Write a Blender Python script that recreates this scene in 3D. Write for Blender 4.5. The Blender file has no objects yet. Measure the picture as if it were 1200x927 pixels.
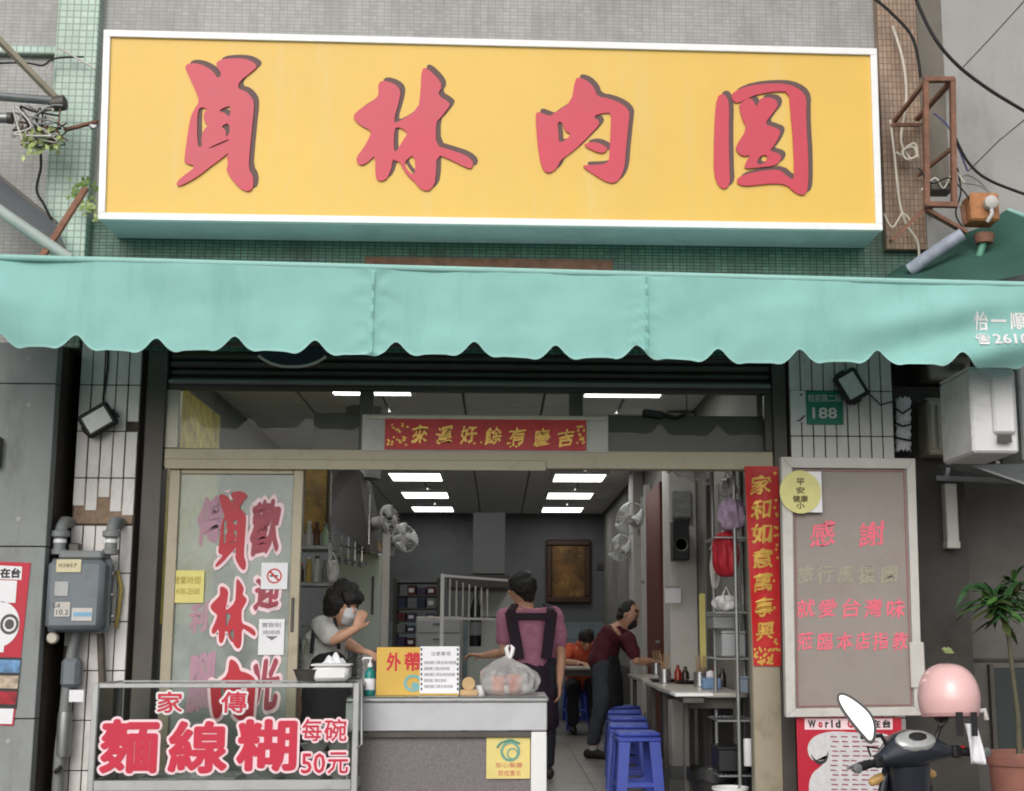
import bpy, bmesh, math, random
from mathutils import Vector, Matrix, Euler, noise
from mathutils.geometry import tessellate_polygon
random.seed(7)
R = math.radians
sc = bpy.context.scene

# ---------------------------------------------------------------- camera
F, PX, PY = 1600.0, 660.0, 463.0           # focal length and principal point in photo pixels
YAW, PIT = R(2.7), math.atan(278 / 1600)
CAM = Vector((0, -8, 1.1))
cam = bpy.data.objects.new('camera', bpy.data.cameras.new('camera'))
sc.collection.objects.link(cam)
cam.location = CAM
cam.rotation_euler = (R(90) + PIT, 0, -YAW)
cam.data.sensor_fit = 'HORIZONTAL'
cam.data.sensor_width = 36
cam.data.lens = 36 * F / 1200
cam.data.shift_x = (600 - PX) / 1200
cam.data.clip_end = 500
sc.camera = cam

# ---------------------------------------------------------------- sky and sun (bright overcast)
SUN_EL, SUN_AZ = R(34), R(195)
world = bpy.data.worlds.new('World'); sc.world = world; world.use_nodes = True
nt = world.node_tree; nt.nodes.clear()
out = nt.nodes.new('ShaderNodeOutputWorld'); bg = nt.nodes.new('ShaderNodeBackground')
sky = nt.nodes.new('ShaderNodeTexSky'); sky.sky_type = 'NISHITA'; sky.sun_disc = False
sky.sun_elevation = SUN_EL; sky.sun_rotation = SUN_AZ; sky.dust_density = 4; sky.air_density = 1
hs = nt.nodes.new('ShaderNodeHueSaturation'); hs.inputs['Saturation'].default_value = 0.3
nt.links.new(sky.outputs[0], hs.inputs['Color']); nt.links.new(hs.outputs[0], bg.inputs[0])
bg.inputs[1].default_value = 0.14
nt.links.new(bg.outputs[0], out.inputs[0])
sun = bpy.data.objects.new('sun', bpy.data.lights.new('sun', 'SUN'))
sc.collection.objects.link(sun)
sun.data.energy = 0.7; sun.data.angle = R(70); sun.data.color = (1, .97, .93)
sd = Vector((math.sin(SUN_AZ) * math.cos(SUN_EL), math.cos(SUN_AZ) * math.cos(SUN_EL), math.sin(SUN_EL)))
sun.rotation_euler = sd.to_track_quat('Z', 'Y').to_euler()
sc.view_settings.view_transform = 'Standard'; sc.view_settings.look = 'None'
sc.view_settings.gamma = 1; sc.view_settings.exposure = 0.0
sc.view_settings.use_curve_mapping = False
sc.cycles.max_bounces = 8; sc.cycles.transparent_max_bounces = 16
sc.cycles.use_denoising = True; sc.cycles.filter_width = 1.9

# ---------------------------------------------------------------- helpers
FWD = Vector((math.sin(YAW) * math.cos(PIT), math.cos(YAW) * math.cos(PIT), math.sin(PIT)))
RGT = Vector((math.cos(YAW), -math.sin(YAW), 0)); UPV = RGT.cross(FWD)
def ray(px, py): return FWD + RGT * ((px - PX) / F) + UPV * ((PY - py) / F)
def W(px, py, Y):                            # a point of the photo on the plane y = Y
    d = ray(px, py); return CAM + d * ((Y - CAM.y) / d.y)
def WX(px, py, X):
    d = ray(px, py); return CAM + d * ((X - CAM.x) / d.x)
def WZ(px, py, Z):
    d = ray(px, py); return CAM + d * ((Z - CAM.z) / d.z)
def box4(a, b, c, d, Y):                     # photo rectangle -> x0, x1, z0, z1 on plane Y
    m, n = (a + c) / 2, (b + d) / 2
    return W(a, n, Y).x, W(c, n, Y).x, W(m, d, Y).z, W(m, b, Y).z

def lin(r, g, b):
    f = lambda u: (u / 255 / 12.92) if u / 255 <= .04045 else ((u / 255 + .055) / 1.055) ** 2.4
    return (f(r), f(g), f(b))

ORG = {}
def link(o): sc.collection.objects.link(o); return o
def tag(o, label=None, cat=None, group=None, kind=None):
    for k, v in (('label', label), ('category', cat), ('group', group), ('kind', kind)):
        if v: o[k] = v
    return o
def thing(name, label, cat, loc=(0, 0, 0), group=None):
    o = link(bpy.data.objects.new(name, None)); o.location = loc; o.empty_display_size = .1
    ORG[o.name] = Vector(loc)
    return tag(o, label, cat, group)

class MB:
    def __init__(s): s.v = []; s.f = []
    def add(s, vs, fs):
        n = len(s.v); s.v += [tuple(v) for v in vs]; s.f += [tuple(i + n for i in f) for f in fs]; return s
    def box(s, x0, x1, y0, y1, z0, z1, c=0, m=None):
        if x0 > x1: x0, x1 = x1, x0
        if y0 > y1: y0, y1 = y1, y0
        if z0 > z1: z0, z1 = z1, z0
        P = ((x0, x1), (y0, y1), (z0, z1))
        if c <= 0:
            vs = [Vector((P[0][i], P[1][j], P[2][k])) for i in (0, 1) for j in (0, 1) for k in (0, 1)]
            fs = [(0, 1, 3, 2), (4, 6, 7, 5), (0, 4, 5, 1), (2, 3, 7, 6), (0, 2, 6, 4), (1, 5, 7, 3)]
        else:
            c = min(c, .45 * min(x1 - x0, y1 - y0, z1 - z0))
            vs = []; idx = {}
            for i in (0, 1):
                for j in (0, 1):
                    for k in (0, 1):
                        b = (i, j, k)
                        for ax in range(3):      # vertex lying on the face normal to ax
                            p = [P[t][b[t]] + (0 if t == ax else (c if b[t] == 0 else -c)) for t in range(3)]
                            idx[(i, j, k, ax)] = len(vs); vs.append(Vector(p))
            fs = []
            for ax in range(3):
                u, w = [t for t in range(3) if t != ax]
                for e in (0, 1):
                    q = []
                    for (a, b_) in ((0, 0), (1, 0), (1, 1), (0, 1)):
                        t = [0, 0, 0]; t[ax] = e; t[u] = a; t[w] = b_; q.append(idx[(*t, ax)])
                    fs.append(tuple(q))
                for a in (0, 1):
                    for b_ in (0, 1):
                        t0 = [0, 0, 0]; t0[u] = a; t0[w] = b_; t1 = list(t0); t1[ax] = 1
                        fs.append((idx[(*t0, u)], idx[(*t1, u)], idx[(*t1, w)], idx[(*t0, w)]))
            for i in (0, 1):
                for j in (0, 1):
                    for k in (0, 1): fs.append((idx[(i, j, k, 0)], idx[(i, j, k, 1)], idx[(i, j, k, 2)]))
        if m is not None: vs = [m @ v for v in vs]
        return s.add(vs, fs)
    def cbox(s, c, size, c_=0, rot=None):        # centred box, optional Euler rotation
        m = Matrix.Translation(Vector(c)) @ (Euler(rot).to_matrix().to_4x4() if rot else Matrix.Identity(4))
        h = [t / 2 for t in size]
        return s.box(-h[0], h[0], -h[1], h[1], -h[2], h[2], c_, m)
    def bar(s, p, q, w, h=None, c=0, roll=0):
        p, q = Vector(p), Vector(q); d = q - p; h = h or w
        rot = d.to_track_quat('Z', 'Y').to_matrix().to_4x4() @ Matrix.Rotation(roll, 4, 'Z')
        m = Matrix.Translation((p + q) / 2) @ rot
        return s.box(-w / 2, w / 2, -h / 2, h / 2, -d.length / 2, d.length / 2, c, m)
    def tube(s, pts, r, n=8, cap=True, round_=False, side=None):
        pts = [Vector(p) for p in pts]; N = len(pts)
        rs = r if isinstance(r, (list, tuple)) else [r] * N
        rs = [t if isinstance(t, (tuple, list)) else (t, t) for t in rs]
        dirs = [(pts[min(i + 1, N - 1)] - pts[max(i - 1, 0)]).normalized() for i in range(N)]
        rows = [(pts[i], rs[i][0], rs[i][1], dirs[i]) for i in range(N)]
        if round_:
            a, b = rows[0], rows[-1]
            pre = [(a[0] - a[3] * min(a[1], a[2]) * k, a[1] * q, a[2] * q, a[3]) for k, q in ((.95, .3), (.7, .7), (.35, .93))]
            post = [(b[0] + b[3] * min(b[1], b[2]) * k, b[1] * q, b[2] * q, b[3]) for k, q in ((.35, .93), (.7, .7), (.95, .3))]
            rows = pre + rows + post
        u = None; vs = []; fs = []
        for p, ra, rb, d in rows:
            if side is not None: u = Vector(side)
            elif u is None: u = Vector((0, 0, 1)) if abs(d.z) < .9 else Vector((1, 0, 0))
            u = (u - d * u.dot(d)).normalized(); w = d.cross(u)
            for k in range(n):
                t = 2 * math.pi * k / n; vs.append(p + u * (math.cos(t) * ra) + w * (math.sin(t) * rb))
        M = len(rows)
        for i in range(M - 1):
            for k in range(n):
                a = i * n + k; b = i * n + (k + 1) % n; fs.append((a, b, b + n, a + n))
        if cap: fs.append(tuple(range(n - 1, -1, -1))); fs.append(tuple((M - 1) * n + k for k in range(n)))
        return s.add(vs, fs)
    def lathe(s, prof, c=(0, 0, 0), n=24, rot=None, cap=True):
        m = Matrix.Translation(Vector(c)) @ (Euler(rot).to_matrix().to_4x4() if rot else Matrix.Identity(4))
        vs = [m @ Vector((r * math.cos(2 * math.pi * k / n), r * math.sin(2 * math.pi * k / n), z)) for r, z in prof for k in range(n)]
        fs = []
        for i in range(len(prof) - 1):
            for k in range(n):
                a = i * n + k; b = i * n + (k + 1) % n; fs.append((a, b, b + n, a + n))
        if cap:
            if prof[0][0] > 1e-5: fs.append(tuple(range(n - 1, -1, -1)))
            if prof[-1][0] > 1e-5: fs.append(tuple((len(prof) - 1) * n + k for k in range(n)))
        return s.add(vs, fs)
    def ball(s, c, r, n=16, m=10, rot=None):
        r = r if isinstance(r, (tuple, list)) else (r, r, r)
        mt = Matrix.Translation(Vector(c)) @ (Euler(rot).to_matrix().to_4x4() if rot else Matrix.Identity(4))
        vs = []; fs = []
        for i in range(m + 1):
            t = math.pi * (i / m) if 0 < i < m else (1e-3 if i == 0 else math.pi - 1e-3)
            for k in range(n):
                a = 2 * math.pi * k / n
                vs.append(mt @ Vector((r[0] * math.sin(t) * math.cos(a), r[1] * math.sin(t) * math.sin(a), r[2] * math.cos(t))))
        for i in range(m):
            for k in range(n):
                a = i * n + k; b = i * n + (k + 1) % n; fs.append((a, b, b + n, a + n))
        fs.append(tuple(range(n))); fs.append(tuple(m * n + k for k in range(n)))
        return s.add(vs, fs)
    def grid(s, fn, nu, nv):                      # open sheet, fn(u, v) -> point
        vs = [fn(i / nu, j / nv) for j in range(nv + 1) for i in range(nu + 1)]
        fs = [(j * (nu + 1) + i, j * (nu + 1) + i + 1, (j + 1) * (nu + 1) + i + 1, (j + 1) * (nu + 1) + i) for j in range(nv) for i in range(nu)]
        return s.add(vs, fs)
    def sheet(s, x0, x1, z0, z1, y): return s.add([(x0, y, z0), (x1, y, z0), (x1, y, z1), (x0, y, z1)], [(0, 1, 2, 3)])
    def prism(s, loops, fn, t):                   # loops: outer + holes in 2-D; fn(x, y, depth) -> point
        flat = [p for l in loops for p in l]
        tris = tessellate_polygon([[Vector((p[0], p[1], 0)) for p in l] for l in loops])
        n = len(flat)
        vs = [fn(p[0], p[1], 0) for p in flat] + ([fn(p[0], p[1], t) for p in flat] if t else [])
        fs = [tuple(q) for q in tris]
        if t:
            fs += [tuple(i + n for i in reversed(q)) for q in tris]
            o = 0
            for l in loops:
                k = len(l)
                for i in range(k): a = o + i; b = o + (i + 1) % k; fs.append((a, b, b + n, a + n))
                o += k
        return s.add(vs, fs)
    def build(s, name, mat, parent=None, smooth=0, solid=0, bev=0):
        me = bpy.data.meshes.new(name)
        org = Vector((0, 0, 0)); q = parent
        while q is not None and q.name not in ORG: q = q.parent
        if q is not None: org = ORG[q.name]
        me.from_pydata([tuple(Vector(v) - org) for v in s.v], [], s.f)
        bm = bmesh.new(); bm.from_mesh(me); bmesh.ops.recalc_face_normals(bm, faces=bm.faces[:]); bm.to_mesh(me); bm.free()
        if smooth:
            for p in me.polygons: p.use_smooth = True
            me.set_sharp_from_angle(angle=R(smooth))
        me.materials.append(mat)
        o = link(bpy.data.objects.new(name, me)); o.parent = parent
        if solid:
            md = o.modifiers.new('thickness', 'SOLIDIFY'); md.thickness = solid; md.offset = 0
        if bev:
            md = o.modifiers.new('bevel', 'BEVEL'); md.width = bev; md.segments = 2; md.limit_method = 'ANGLE'
        return o

def place(o, loc=None, rot=None, scale=None):
    if loc is not None: o.location = loc; ORG[o.name] = Vector(loc)
    if rot is not None: o.rotation_euler = rot
    if scale is not None: o.scale = (scale,) * 3 if not isinstance(scale, (tuple, list)) else scale
    return o
def copy_tree(o, parent=None):
    c = link(o.copy()); c.parent = parent
    for ch in list(o.children): copy_tree(ch, c)
    return c
def chaikin(l, k=1):
    for _ in range(k):
        q = []
        for i in range(len(l)):
            a, b = l[i], l[(i + 1) % len(l)]
            q += [(a[0] * .75 + b[0] * .25, a[1] * .75 + b[1] * .25), (a[0] * .25 + b[0] * .75, a[1] * .25 + b[1] * .75)]
        l = q
    return l
def grow(l, d):                                    # offset a closed loop outwards
    A = sum(l[i][0] * l[(i + 1) % len(l)][1] - l[(i + 1) % len(l)][0] * l[i][1] for i in range(len(l)))
    sg = 1 if A > 0 else -1; q = []
    for i in range(len(l)):
        a, b, c = Vector(l[i - 1]), Vector(l[i]), Vector(l[(i + 1) % len(l)])
        e1 = (b - a).normalized() if (b - a).length > 1e-9 else Vector((1, 0)); e2 = (c - b).normalized() if (c - b).length > 1e-9 else e1
        nn = Vector((e1.y + e2.y, -e1.x - e2.x)); nn = nn.normalized() if nn.length > .3 else Vector((e2.y, -e2.x))
        q.append(tuple(b + nn * d * sg))
    return q

# lettering: flat meshes from Blender's own built-in font
_GL = {}
def glyph(t):
    k = t
    if k not in _GL:
        cu = bpy.data.curves.new('lettering', 'FONT'); cu.body = t; cu.size = 1; cu.resolution_u = 2; cu.fill_mode = 'FRONT'
        ob = bpy.data.objects.new('lettering', cu)
        me = bpy.data.meshes.new_from_object(ob)
        vs = [(v.co.x, v.co.y) for v in me.vertices]; fs = [tuple(p.vertices) for p in me.polygons]
        bpy.data.objects.remove(ob); bpy.data.curves.remove(cu); bpy.data.meshes.remove(me)
        _GL[k] = (vs, fs)
    return _GL[k]
def put_text(b, t, x0, x1, z0, z1, y, bold=0.0, pt=None, brush=0.0):
    """letters of t stretched into the box; pt maps (u, v in 0..1) to a point instead of the upright plane y"""
    vs, fs = glyph(t)
    if not vs: return b
    a0 = min(v[0] for v in vs); a1 = max(v[0] for v in vs); b0 = min(v[1] for v in vs); b1 = max(v[1] for v in vs)
    if brush:                                          # hand-brushed look: uneven strokes, rising to the right
        sd_ = (ord(t[0]) % 97) * 1.7
        vs = [(v[0] + brush * noise.noise(Vector((v[0] * 6, v[1] * 6, sd_))) + .08 * (v[1] - b0), v[1] + brush * noise.noise(Vector((v[0] * 6, v[1] * 6, sd_ + 9))) + .12 * (v[0] - a0)) for v in vs]
        a0 = min(v[0] for v in vs); a1 = max(v[0] for v in vs); b0 = min(v[1] for v in vs); b1 = max(v[1] for v in vs)
    # bold strokes: copies shifted round a small circle, each a hair behind the last
    n = 0 if bold <= 0 else (8 if bold < .05 else 12)
    W_, H_ = a1 - a0 + 2 * bold, b1 - b0 + 2 * bold
    for k in range(n + 1):
        dx, dz = (bold * math.cos(2 * math.pi * k / n), bold * math.sin(2 * math.pi * k / n)) if k < n else (0, 0)
        o = []
        for v in vs:
            u = (v[0] - a0 + bold + dx) / max(W_, 1e-6); w = (v[1] - b0 + bold + dz) / max(H_, 1e-6)
            q = Vector(pt(u, w)) if pt else Vector((x0 + (x1 - x0) * u, y, z0 + (z1 - z0) * w))
            o.append(q + Vector((0, .00012 * k, 0)))
        b.add(o, fs)
    return b
def put_px(b, t, a, c, d, e, Y, bold=0.0, brush=0.0):          # photo rectangle a,c (top left) d,e (bottom right) on plane Y
    x0, x1, z0, z1 = box4(a, c, d, e, Y); return put_text(b, t, x0, x1, z0, z1, Y, bold, None, brush)

# ---------------------------------------------------------------- materials
MATS = {}
def mat(name, col, rough=.6, metal=0, var=.15, scale=5, bump=0, bscale=80, spec=.5, dirt=None, coat=0, emis=0, stretch=None):
    m = bpy.data.materials.new(name); m.use_nodes = True; t = m.node_tree; N = t.nodes; L = t.links
    p = N['Principled BSDF']; p.inputs['Roughness'].default_value = rough; p.inputs['Metallic'].default_value = metal
    p.inputs['Specular IOR Level'].default_value = spec; p.inputs['Coat Weight'].default_value = coat
    g = N.new('ShaderNodeNewGeometry'); src = g.outputs['Position']
    if stretch:
        mp = N.new('ShaderNodeMapping'); mp.inputs['Scale'].default_value = stretch; L.new(src, mp.inputs[0]); src = mp.outputs[0]
    n = N.new('ShaderNodeTexNoise'); n.inputs['Scale'].default_value = scale; n.inputs['Detail'].default_value = 6; n.inputs['Roughness'].default_value = .65
    L.new(src, n.inputs['Vector'])
    mr = N.new('ShaderNodeMapRange'); mr.inputs[1].default_value = .3; mr.inputs[2].default_value = .7; L.new(n.outputs['Fac'], mr.inputs[0])
    mx = N.new('ShaderNodeMix'); mx.data_type = 'RGBA'
    mx.inputs[6].default_value = tuple(min(1, c * (1 - var)) for c in col) + (1,); mx.inputs[7].default_value = tuple(min(1, c * (1 + var)) for c in col) + (1,)
    L.new(mr.outputs[0], mx.inputs[0]); colour = mx.outputs[2]
    if dirt:
        dc, amt, ds = dirt[:3]
        n2 = N.new('ShaderNodeTexNoise'); n2.inputs['Scale'].default_value = ds; n2.inputs['Detail'].default_value = 8; n2.inputs['Roughness'].default_value = .7
        mp2 = N.new('ShaderNodeMapping'); mp2.inputs['Location'].default_value = (3.1, 7.7, 1.9)
        if len(dirt) > 3: mp2.inputs['Scale'].default_value = dirt[3]
        L.new(g.outputs['Position'], mp2.inputs[0]); L.new(mp2.outputs[0], n2.inputs['Vector'])
        r2 = N.new('ShaderNodeMapRange'); r2.inputs[1].default_value = .52; r2.inputs[2].default_value = .75; r2.inputs[4].default_value = amt; L.new(n2.outputs['Fac'], r2.inputs[0])
        m2 = N.new('ShaderNodeMix'); m2.data_type = 'RGBA'; L.new(r2.outputs[0], m2.inputs[0]); L.new(colour, m2.inputs[6]); m2.inputs[7].default_value = tuple(dc) + (1,)
        colour = m2.outputs[2]
    L.new(colour, p.inputs['Base Color'])
    rr = N.new('ShaderNodeMapRange'); rr.inputs[3].default_value = max(.02, rough - .1); rr.inputs[4].default_value = min(1, rough + .1); L.new(n.outputs['Fac'], rr.inputs[0]); L.new(rr.outputs[0], p.inputs['Roughness'])
    if bump:
        n3 = N.new('ShaderNodeTexNoise'); n3.inputs['Scale'].default_value = bscale; n3.inputs['Detail'].default_value = 4; L.new(src, n3.inputs['Vector'])
        bp = N.new('ShaderNodeBump'); bp.inputs['Strength'].default_value = bump; bp.inputs['Distance'].default_value = .01; L.new(n3.outputs['Fac'], bp.inputs['Height']); L.new(bp.outputs[0], p.inputs['Normal'])
    if emis: p.inputs['Emission Color'].default_value = tuple(col) + (1,); p.inputs['Emission Strength'].default_value = emis
    MATS[name] = m; return m
def glass_mat(name, tint=(.92, .95, .93), ior=1.45, rough=.02, film=None, film_amt=0):
    m = bpy.data.materials.new(name); m.use_nodes = True; t = m.node_tree; N = t.nodes; L = t.links; N.clear()
    o = N.new('ShaderNodeOutputMaterial'); tr = N.new('ShaderNodeBsdfTransparent'); tr.inputs[0].default_value = (*tint, 1)
    gl = N.new('ShaderNodeBsdfGlossy'); gl.inputs['Roughness'].default_value = rough
    fr = N.new('ShaderNodeFresnel'); fr.inputs[0].default_value = ior
    mx = N.new('ShaderNodeMixShader'); L.new(fr.outputs[0], mx.inputs[0]); L.new(tr.outputs[0], mx.inputs[1]); L.new(gl.outputs[0], mx.inputs[2])
    last = mx.outputs[0]
    if film:
        df = N.new('ShaderNodeBsdfDiffuse'); df.inputs[0].default_value = (*film, 1)
        g = N.new('ShaderNodeNewGeometry'); n = N.new('ShaderNodeTexNoise'); n.inputs['Scale'].default_value = 3; n.inputs['Detail'].default_value = 6; L.new(g.outputs['Position'], n.inputs['Vector'])
        mr = N.new('ShaderNodeMapRange'); mr.inputs[1].default_value = .3; mr.inputs[2].default_value = .75; mr.inputs[3].default_value = film_amt * .3; mr.inputs[4].default_value = film_amt; L.new(n.outputs['Fac'], mr.inputs[0])
        m2 = N.new('ShaderNodeMixShader'); L.new(mr.outputs[0], m2.inputs[0]); L.new(last, m2.inputs[1]); L.new(df.outputs[0], m2.inputs[2]); last = m2.outputs[0]
    L.new(last, o.inputs[0]); return m
def tile_mat(name, c1, c2, mortar, tw, th, offset=0, mort=.004, rough=.4, dirt=None, dirt_amt=.6, bump=.5):
    """small mosaic laid in the x-z plane (y added to x so returns are tiled too)"""
    m = bpy.data.materials.new(name); m.use_nodes = True; t = m.node_tree; N = t.nodes; L = t.links; p = N['Principled BSDF']
    g = N.new('ShaderNodeNewGeometry'); s = N.new('ShaderNodeSeparateXYZ'); L.new(g.outputs['Position'], s.inputs[0])
    ad = N.new('ShaderNodeMath'); L.new(s.outputs[0], ad.inputs[0]); L.new(s.outputs[1], ad.inputs[1])
    cb = N.new('ShaderNodeCombineXYZ'); L.new(ad.outputs[0], cb.inputs[0]); L.new(s.outputs[2], cb.inputs[1])
    b = N.new('ShaderNodeTexBrick'); b.offset = offset; b.inputs['Scale'].default_value = 1; b.inputs['Brick Width'].default_value = tw; b.inputs['Row Height'].default_value = th
    b.inputs['Mortar Size'].default_value = mort; b.inputs['Mortar Smooth'].default_value = .2; b.inputs['Bias'].default_value = 0
    b.inputs['Color1'].default_value = (*c1, 1); b.inputs['Color2'].default_value = (*c2, 1); b.inputs['Mortar'].default_value = (*mortar, 1)
    L.new(cb.outputs[0], b.inputs['Vector']); colour = b.outputs['Color']
    n = N.new('ShaderNodeTexNoise'); n.inputs['Scale'].default_value = 2.2; n.inputs['Detail'].default_value = 9; n.inputs['Roughness'].default_value = .72
    mp = N.new('ShaderNodeMapping'); mp.inputs['Scale'].default_value = (1.6, 1.6, .6); L.new(g.outputs['Position'], mp.inputs[0]); L.new(mp.outputs[0], n.inputs['Vector'])
    if dirt:
        r2 = N.new('ShaderNodeMapRange'); r2.inputs[1].default_value = .42; r2.inputs[2].default_value = .75; r2.inputs[4].default_value = dirt_amt; L.new(n.outputs['Fac'], r2.inputs[0])
        mx = N.new('ShaderNodeMix'); mx.data_type = 'RGBA'; L.new(r2.outputs[0], mx.inputs[0]); L.new(colour, mx.inputs[6]); mx.inputs[7].default_value = (*dirt, 1); colour = mx.outputs[2]
    L.new(colour, p.inputs['Base Color']); p.inputs['Roughness'].default_value = rough
    bp = N.new('ShaderNodeBump'); bp.invert = True; bp.inputs['Strength'].default_value = bump; bp.inputs['Distance'].default_value = .004; L.new(b.outputs['Fac'], bp.inputs['Height']); L.new(bp.outputs[0], p.inputs['Normal'])
    return m

RUST = lin(96, 60, 42); SOOT = (.03, .028, .025)
m_sign = mat('sign_yellow', lin(228, 187, 86), .38, var=.05, scale=1.1, spec=.4, dirt=(lin(222, 196, 130), .55, 3.5, (2.5, 1, .25)))
m_signframe = mat('white_aluminium', (.86, .86, .86), .35, var=.04, dirt=((.5, .5, .48), .3, 6))
m_signside = mat('sign_side', (.62, .64, .66), .45, var=.08, dirt=((.25, .3, .28), .5, 4))
m_signred = mat('letter_red', lin(200, 54, 76), .4, var=.08, scale=3)
m_signshadow = mat('letter_shadow', lin(98, 72, 70), .6, var=.08)
m_wallgrey = tile_mat('grey_mosaic', lin(164, 164, 162), lin(152, 152, 150), lin(136, 136, 133), .046, .023, 0, .0025, dirt=lin(108, 107, 101), dirt_amt=.8)
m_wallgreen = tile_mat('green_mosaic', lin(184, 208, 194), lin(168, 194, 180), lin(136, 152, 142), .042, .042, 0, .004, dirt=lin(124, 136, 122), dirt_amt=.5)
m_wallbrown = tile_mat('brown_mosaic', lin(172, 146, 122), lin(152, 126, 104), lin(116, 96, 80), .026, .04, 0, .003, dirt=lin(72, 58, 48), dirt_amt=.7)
m_stainshade = tile_mat('stained_shaded_mosaic', lin(94, 140, 122), lin(74, 118, 102), lin(48, 66, 58), .042, .02, 0, .003, dirt=lin(38, 46, 40), dirt_amt=.85)  # stained green tile, colour darkened for the shade under the sign
m_concrete = mat('concrete', lin(140, 144, 143), .75, var=.13, scale=3, bump=.25, bscale=60, dirt=(lin(98, 99, 96), .6, 3, (2.2, 1, .5)))
m_concrete2 = mat('painted_concrete', lin(164, 163, 160), .8, var=.08, scale=1.2, bump=.12, bscale=30, dirt=(lin(108, 105, 98), .6, 1.4, (1, 1, .35)))
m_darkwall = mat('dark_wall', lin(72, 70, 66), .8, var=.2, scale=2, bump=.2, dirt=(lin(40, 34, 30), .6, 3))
m_rustshade = mat('shaded_rusty_render', lin(66, 56, 50), .85, var=.25, scale=6, bump=.4, dirt=(lin(104, 70, 48), .6, 5, (2, 2, .6)))  # rust stains over a base darkened for the shaded return
m_mortar = mat('mortar', lin(84, 73, 65), .9, var=.25, scale=12, bump=.4, dirt=(RUST, .5, 8))
m_tile = mat('white_tile', lin(226, 222, 220), .35, var=.06, scale=6, dirt=(lin(120, 100, 88), .35, 7, (1, 1, .5)))
m_fabric = None
def fabric(name, col, tr=.35, var=.06, dirt=None):
    m = mat(name, col, .75, var=var, scale=2.5, bump=.12, bscale=350, dirt=dirt); t = m.node_tree; N = t.nodes; L = t.links
    p = N['Principled BSDF']; o = [n for n in N if n.type == 'OUTPUT_MATERIAL'][0]
    tl = N.new('ShaderNodeBsdfTranslucent'); src = p.inputs['Base Color'].links[0].from_socket; L.new(src, tl.inputs[0])
    mx = N.new('ShaderNodeMixShader'); mx.inputs[0].default_value = tr; L.new(p.outputs[0], mx.inputs[1]); L.new(tl.outputs[0], mx.inputs[2]); L.new(mx.outputs[0], o.inputs[0])
    return m
m_fabric = fabric('awning_fabric', lin(150, 206, 199), .14, .08, (lin(122, 182, 168), .55, 2.2, (2.2, 1, .35)))
m_fabrichem = fabric('awning_hem', lin(160, 210, 202), .1)
m_navy = fabric('navy_fabric', lin(44, 52, 66), .15)
m_white = mat('white_paint', (.78, .78, .77), .45, var=.05)
m_offwhite = mat('off_white', lin(198, 195, 190), .55, var=.08, dirt=(lin(140, 130, 110), .35, 6))
m_alu = mat('aluminium', lin(176, 172, 160), .42, .45, var=.08, scale=3, dirt=(lin(110, 100, 84), .4, 8))
m_alub = mat('champagne_aluminium', lin(162, 154, 134), .45, .25, var=.08, scale=3, dirt=(lin(98, 86, 66), .45, 7))
m_steel = mat('stainless_steel', lin(190, 192, 194), .28, .9, var=.06, scale=4, stretch=(1, 1, 14))
m_aluc = mat('silver_aluminium', lin(176, 178, 178), .4, .4, var=.08, scale=5, dirt=(lin(120, 118, 114), .4, 9))
m_galv = mat('galvanised_steel', lin(150, 152, 152), .45, .7, var=.12, scale=14)
m_dark = mat('dark_metal', lin(84, 81, 77), .5, .4, var=.18, scale=5, dirt=(lin(92, 80, 66), .4, 6))
m_black = mat('black_plastic', lin(30, 30, 32), .45, var=.15)
m_rubber = mat('black_rubber', lin(24, 24, 25), .7, var=.15)
m_rust = mat('rusty_steel', lin(134, 96, 78), .8, .1, var=.28, scale=18, bump=.35, bscale=90, dirt=(lin(84, 52, 38), .7, 14))
m_grey = mat('grey_paint', lin(126, 130, 130), .5, var=.1)
m_meter = mat('meter_grey', lin(112, 120, 126), .5, var=.08, dirt=(lin(84, 82, 78), .5, 9))
m_glass = glass_mat('window_glass')
m_glasst = glass_mat('transom_glass', ior=1.27)
m_glassrefl = glass_mat('reflection_glass', (.86, .9, .87), film=(.66, .72, .68), film_amt=.5)  # pale film paints in the reflections on the door glass
m_red = mat('red_print', lin(196, 34, 48), .5, var=.08)
m_redpaper = mat('red_paper', lin(196, 32, 36), .42, var=.14, scale=14, bump=.25, bscale=30)
m_gold = mat('gold_print', lin(216, 176, 84), .35, .35, var=.15, scale=30)
m_doorred = mat('door_letter_red', lin(186, 30, 48), .45, var=.12)
m_doorrefl = mat('door_letter_reflection', lin(182, 140, 158), .6, var=.12, dirt=(lin(150, 170, 160), .5, 14))
m_doorred2 = mat('door_letter_faded', lin(158, 62, 78), .5, var=.22, scale=16)
m_white_l = mat('white_print', (.8, .78, .78), .5, var=.04)
m_pink_l = mat('pink_white_print', lin(244, 214, 220), .5, var=.03)
m_yellow = mat('yellow_board', lin(208, 170, 76), .55, var=.06)
m_yellowp = mat('yellow_paper', lin(224, 214, 130), .6, var=.08)
m_paper = mat('white_paper', lin(232, 232, 236), .6, var=.03)
m_ink = mat('black_ink', (.03, .03, .03), .6)
m_inkgrey = mat('grey_ink', lin(120, 120, 126), .6)
m_bluestool = mat('blue_plastic', lin(74, 92, 188), .4, var=.1, scale=9)
m_skin = mat('skin', lin(206, 158, 132), .55, var=.06, scale=20)
m_hair = mat('black_hair', (.012, .011, .011), .45, var=.3, scale=60, bump=.5, bscale=160, stretch=(3, 3, .6))
m_green_l = mat('green_enamel', lin(24, 132, 110), .35, var=.05)
m_taupe = mat('board_taupe', lin(150, 142, 136), .65, var=.06, scale=4, bump=.25, bscale=300, dirt=(lin(132, 112, 92), .45, 3))
m_pinkled = mat('faded_pink_print', lin(240, 112, 132), .6, var=.06, scale=25)
m_faintp = mat('faded_grey_print', lin(164, 160, 140), .7, var=.06)
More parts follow.
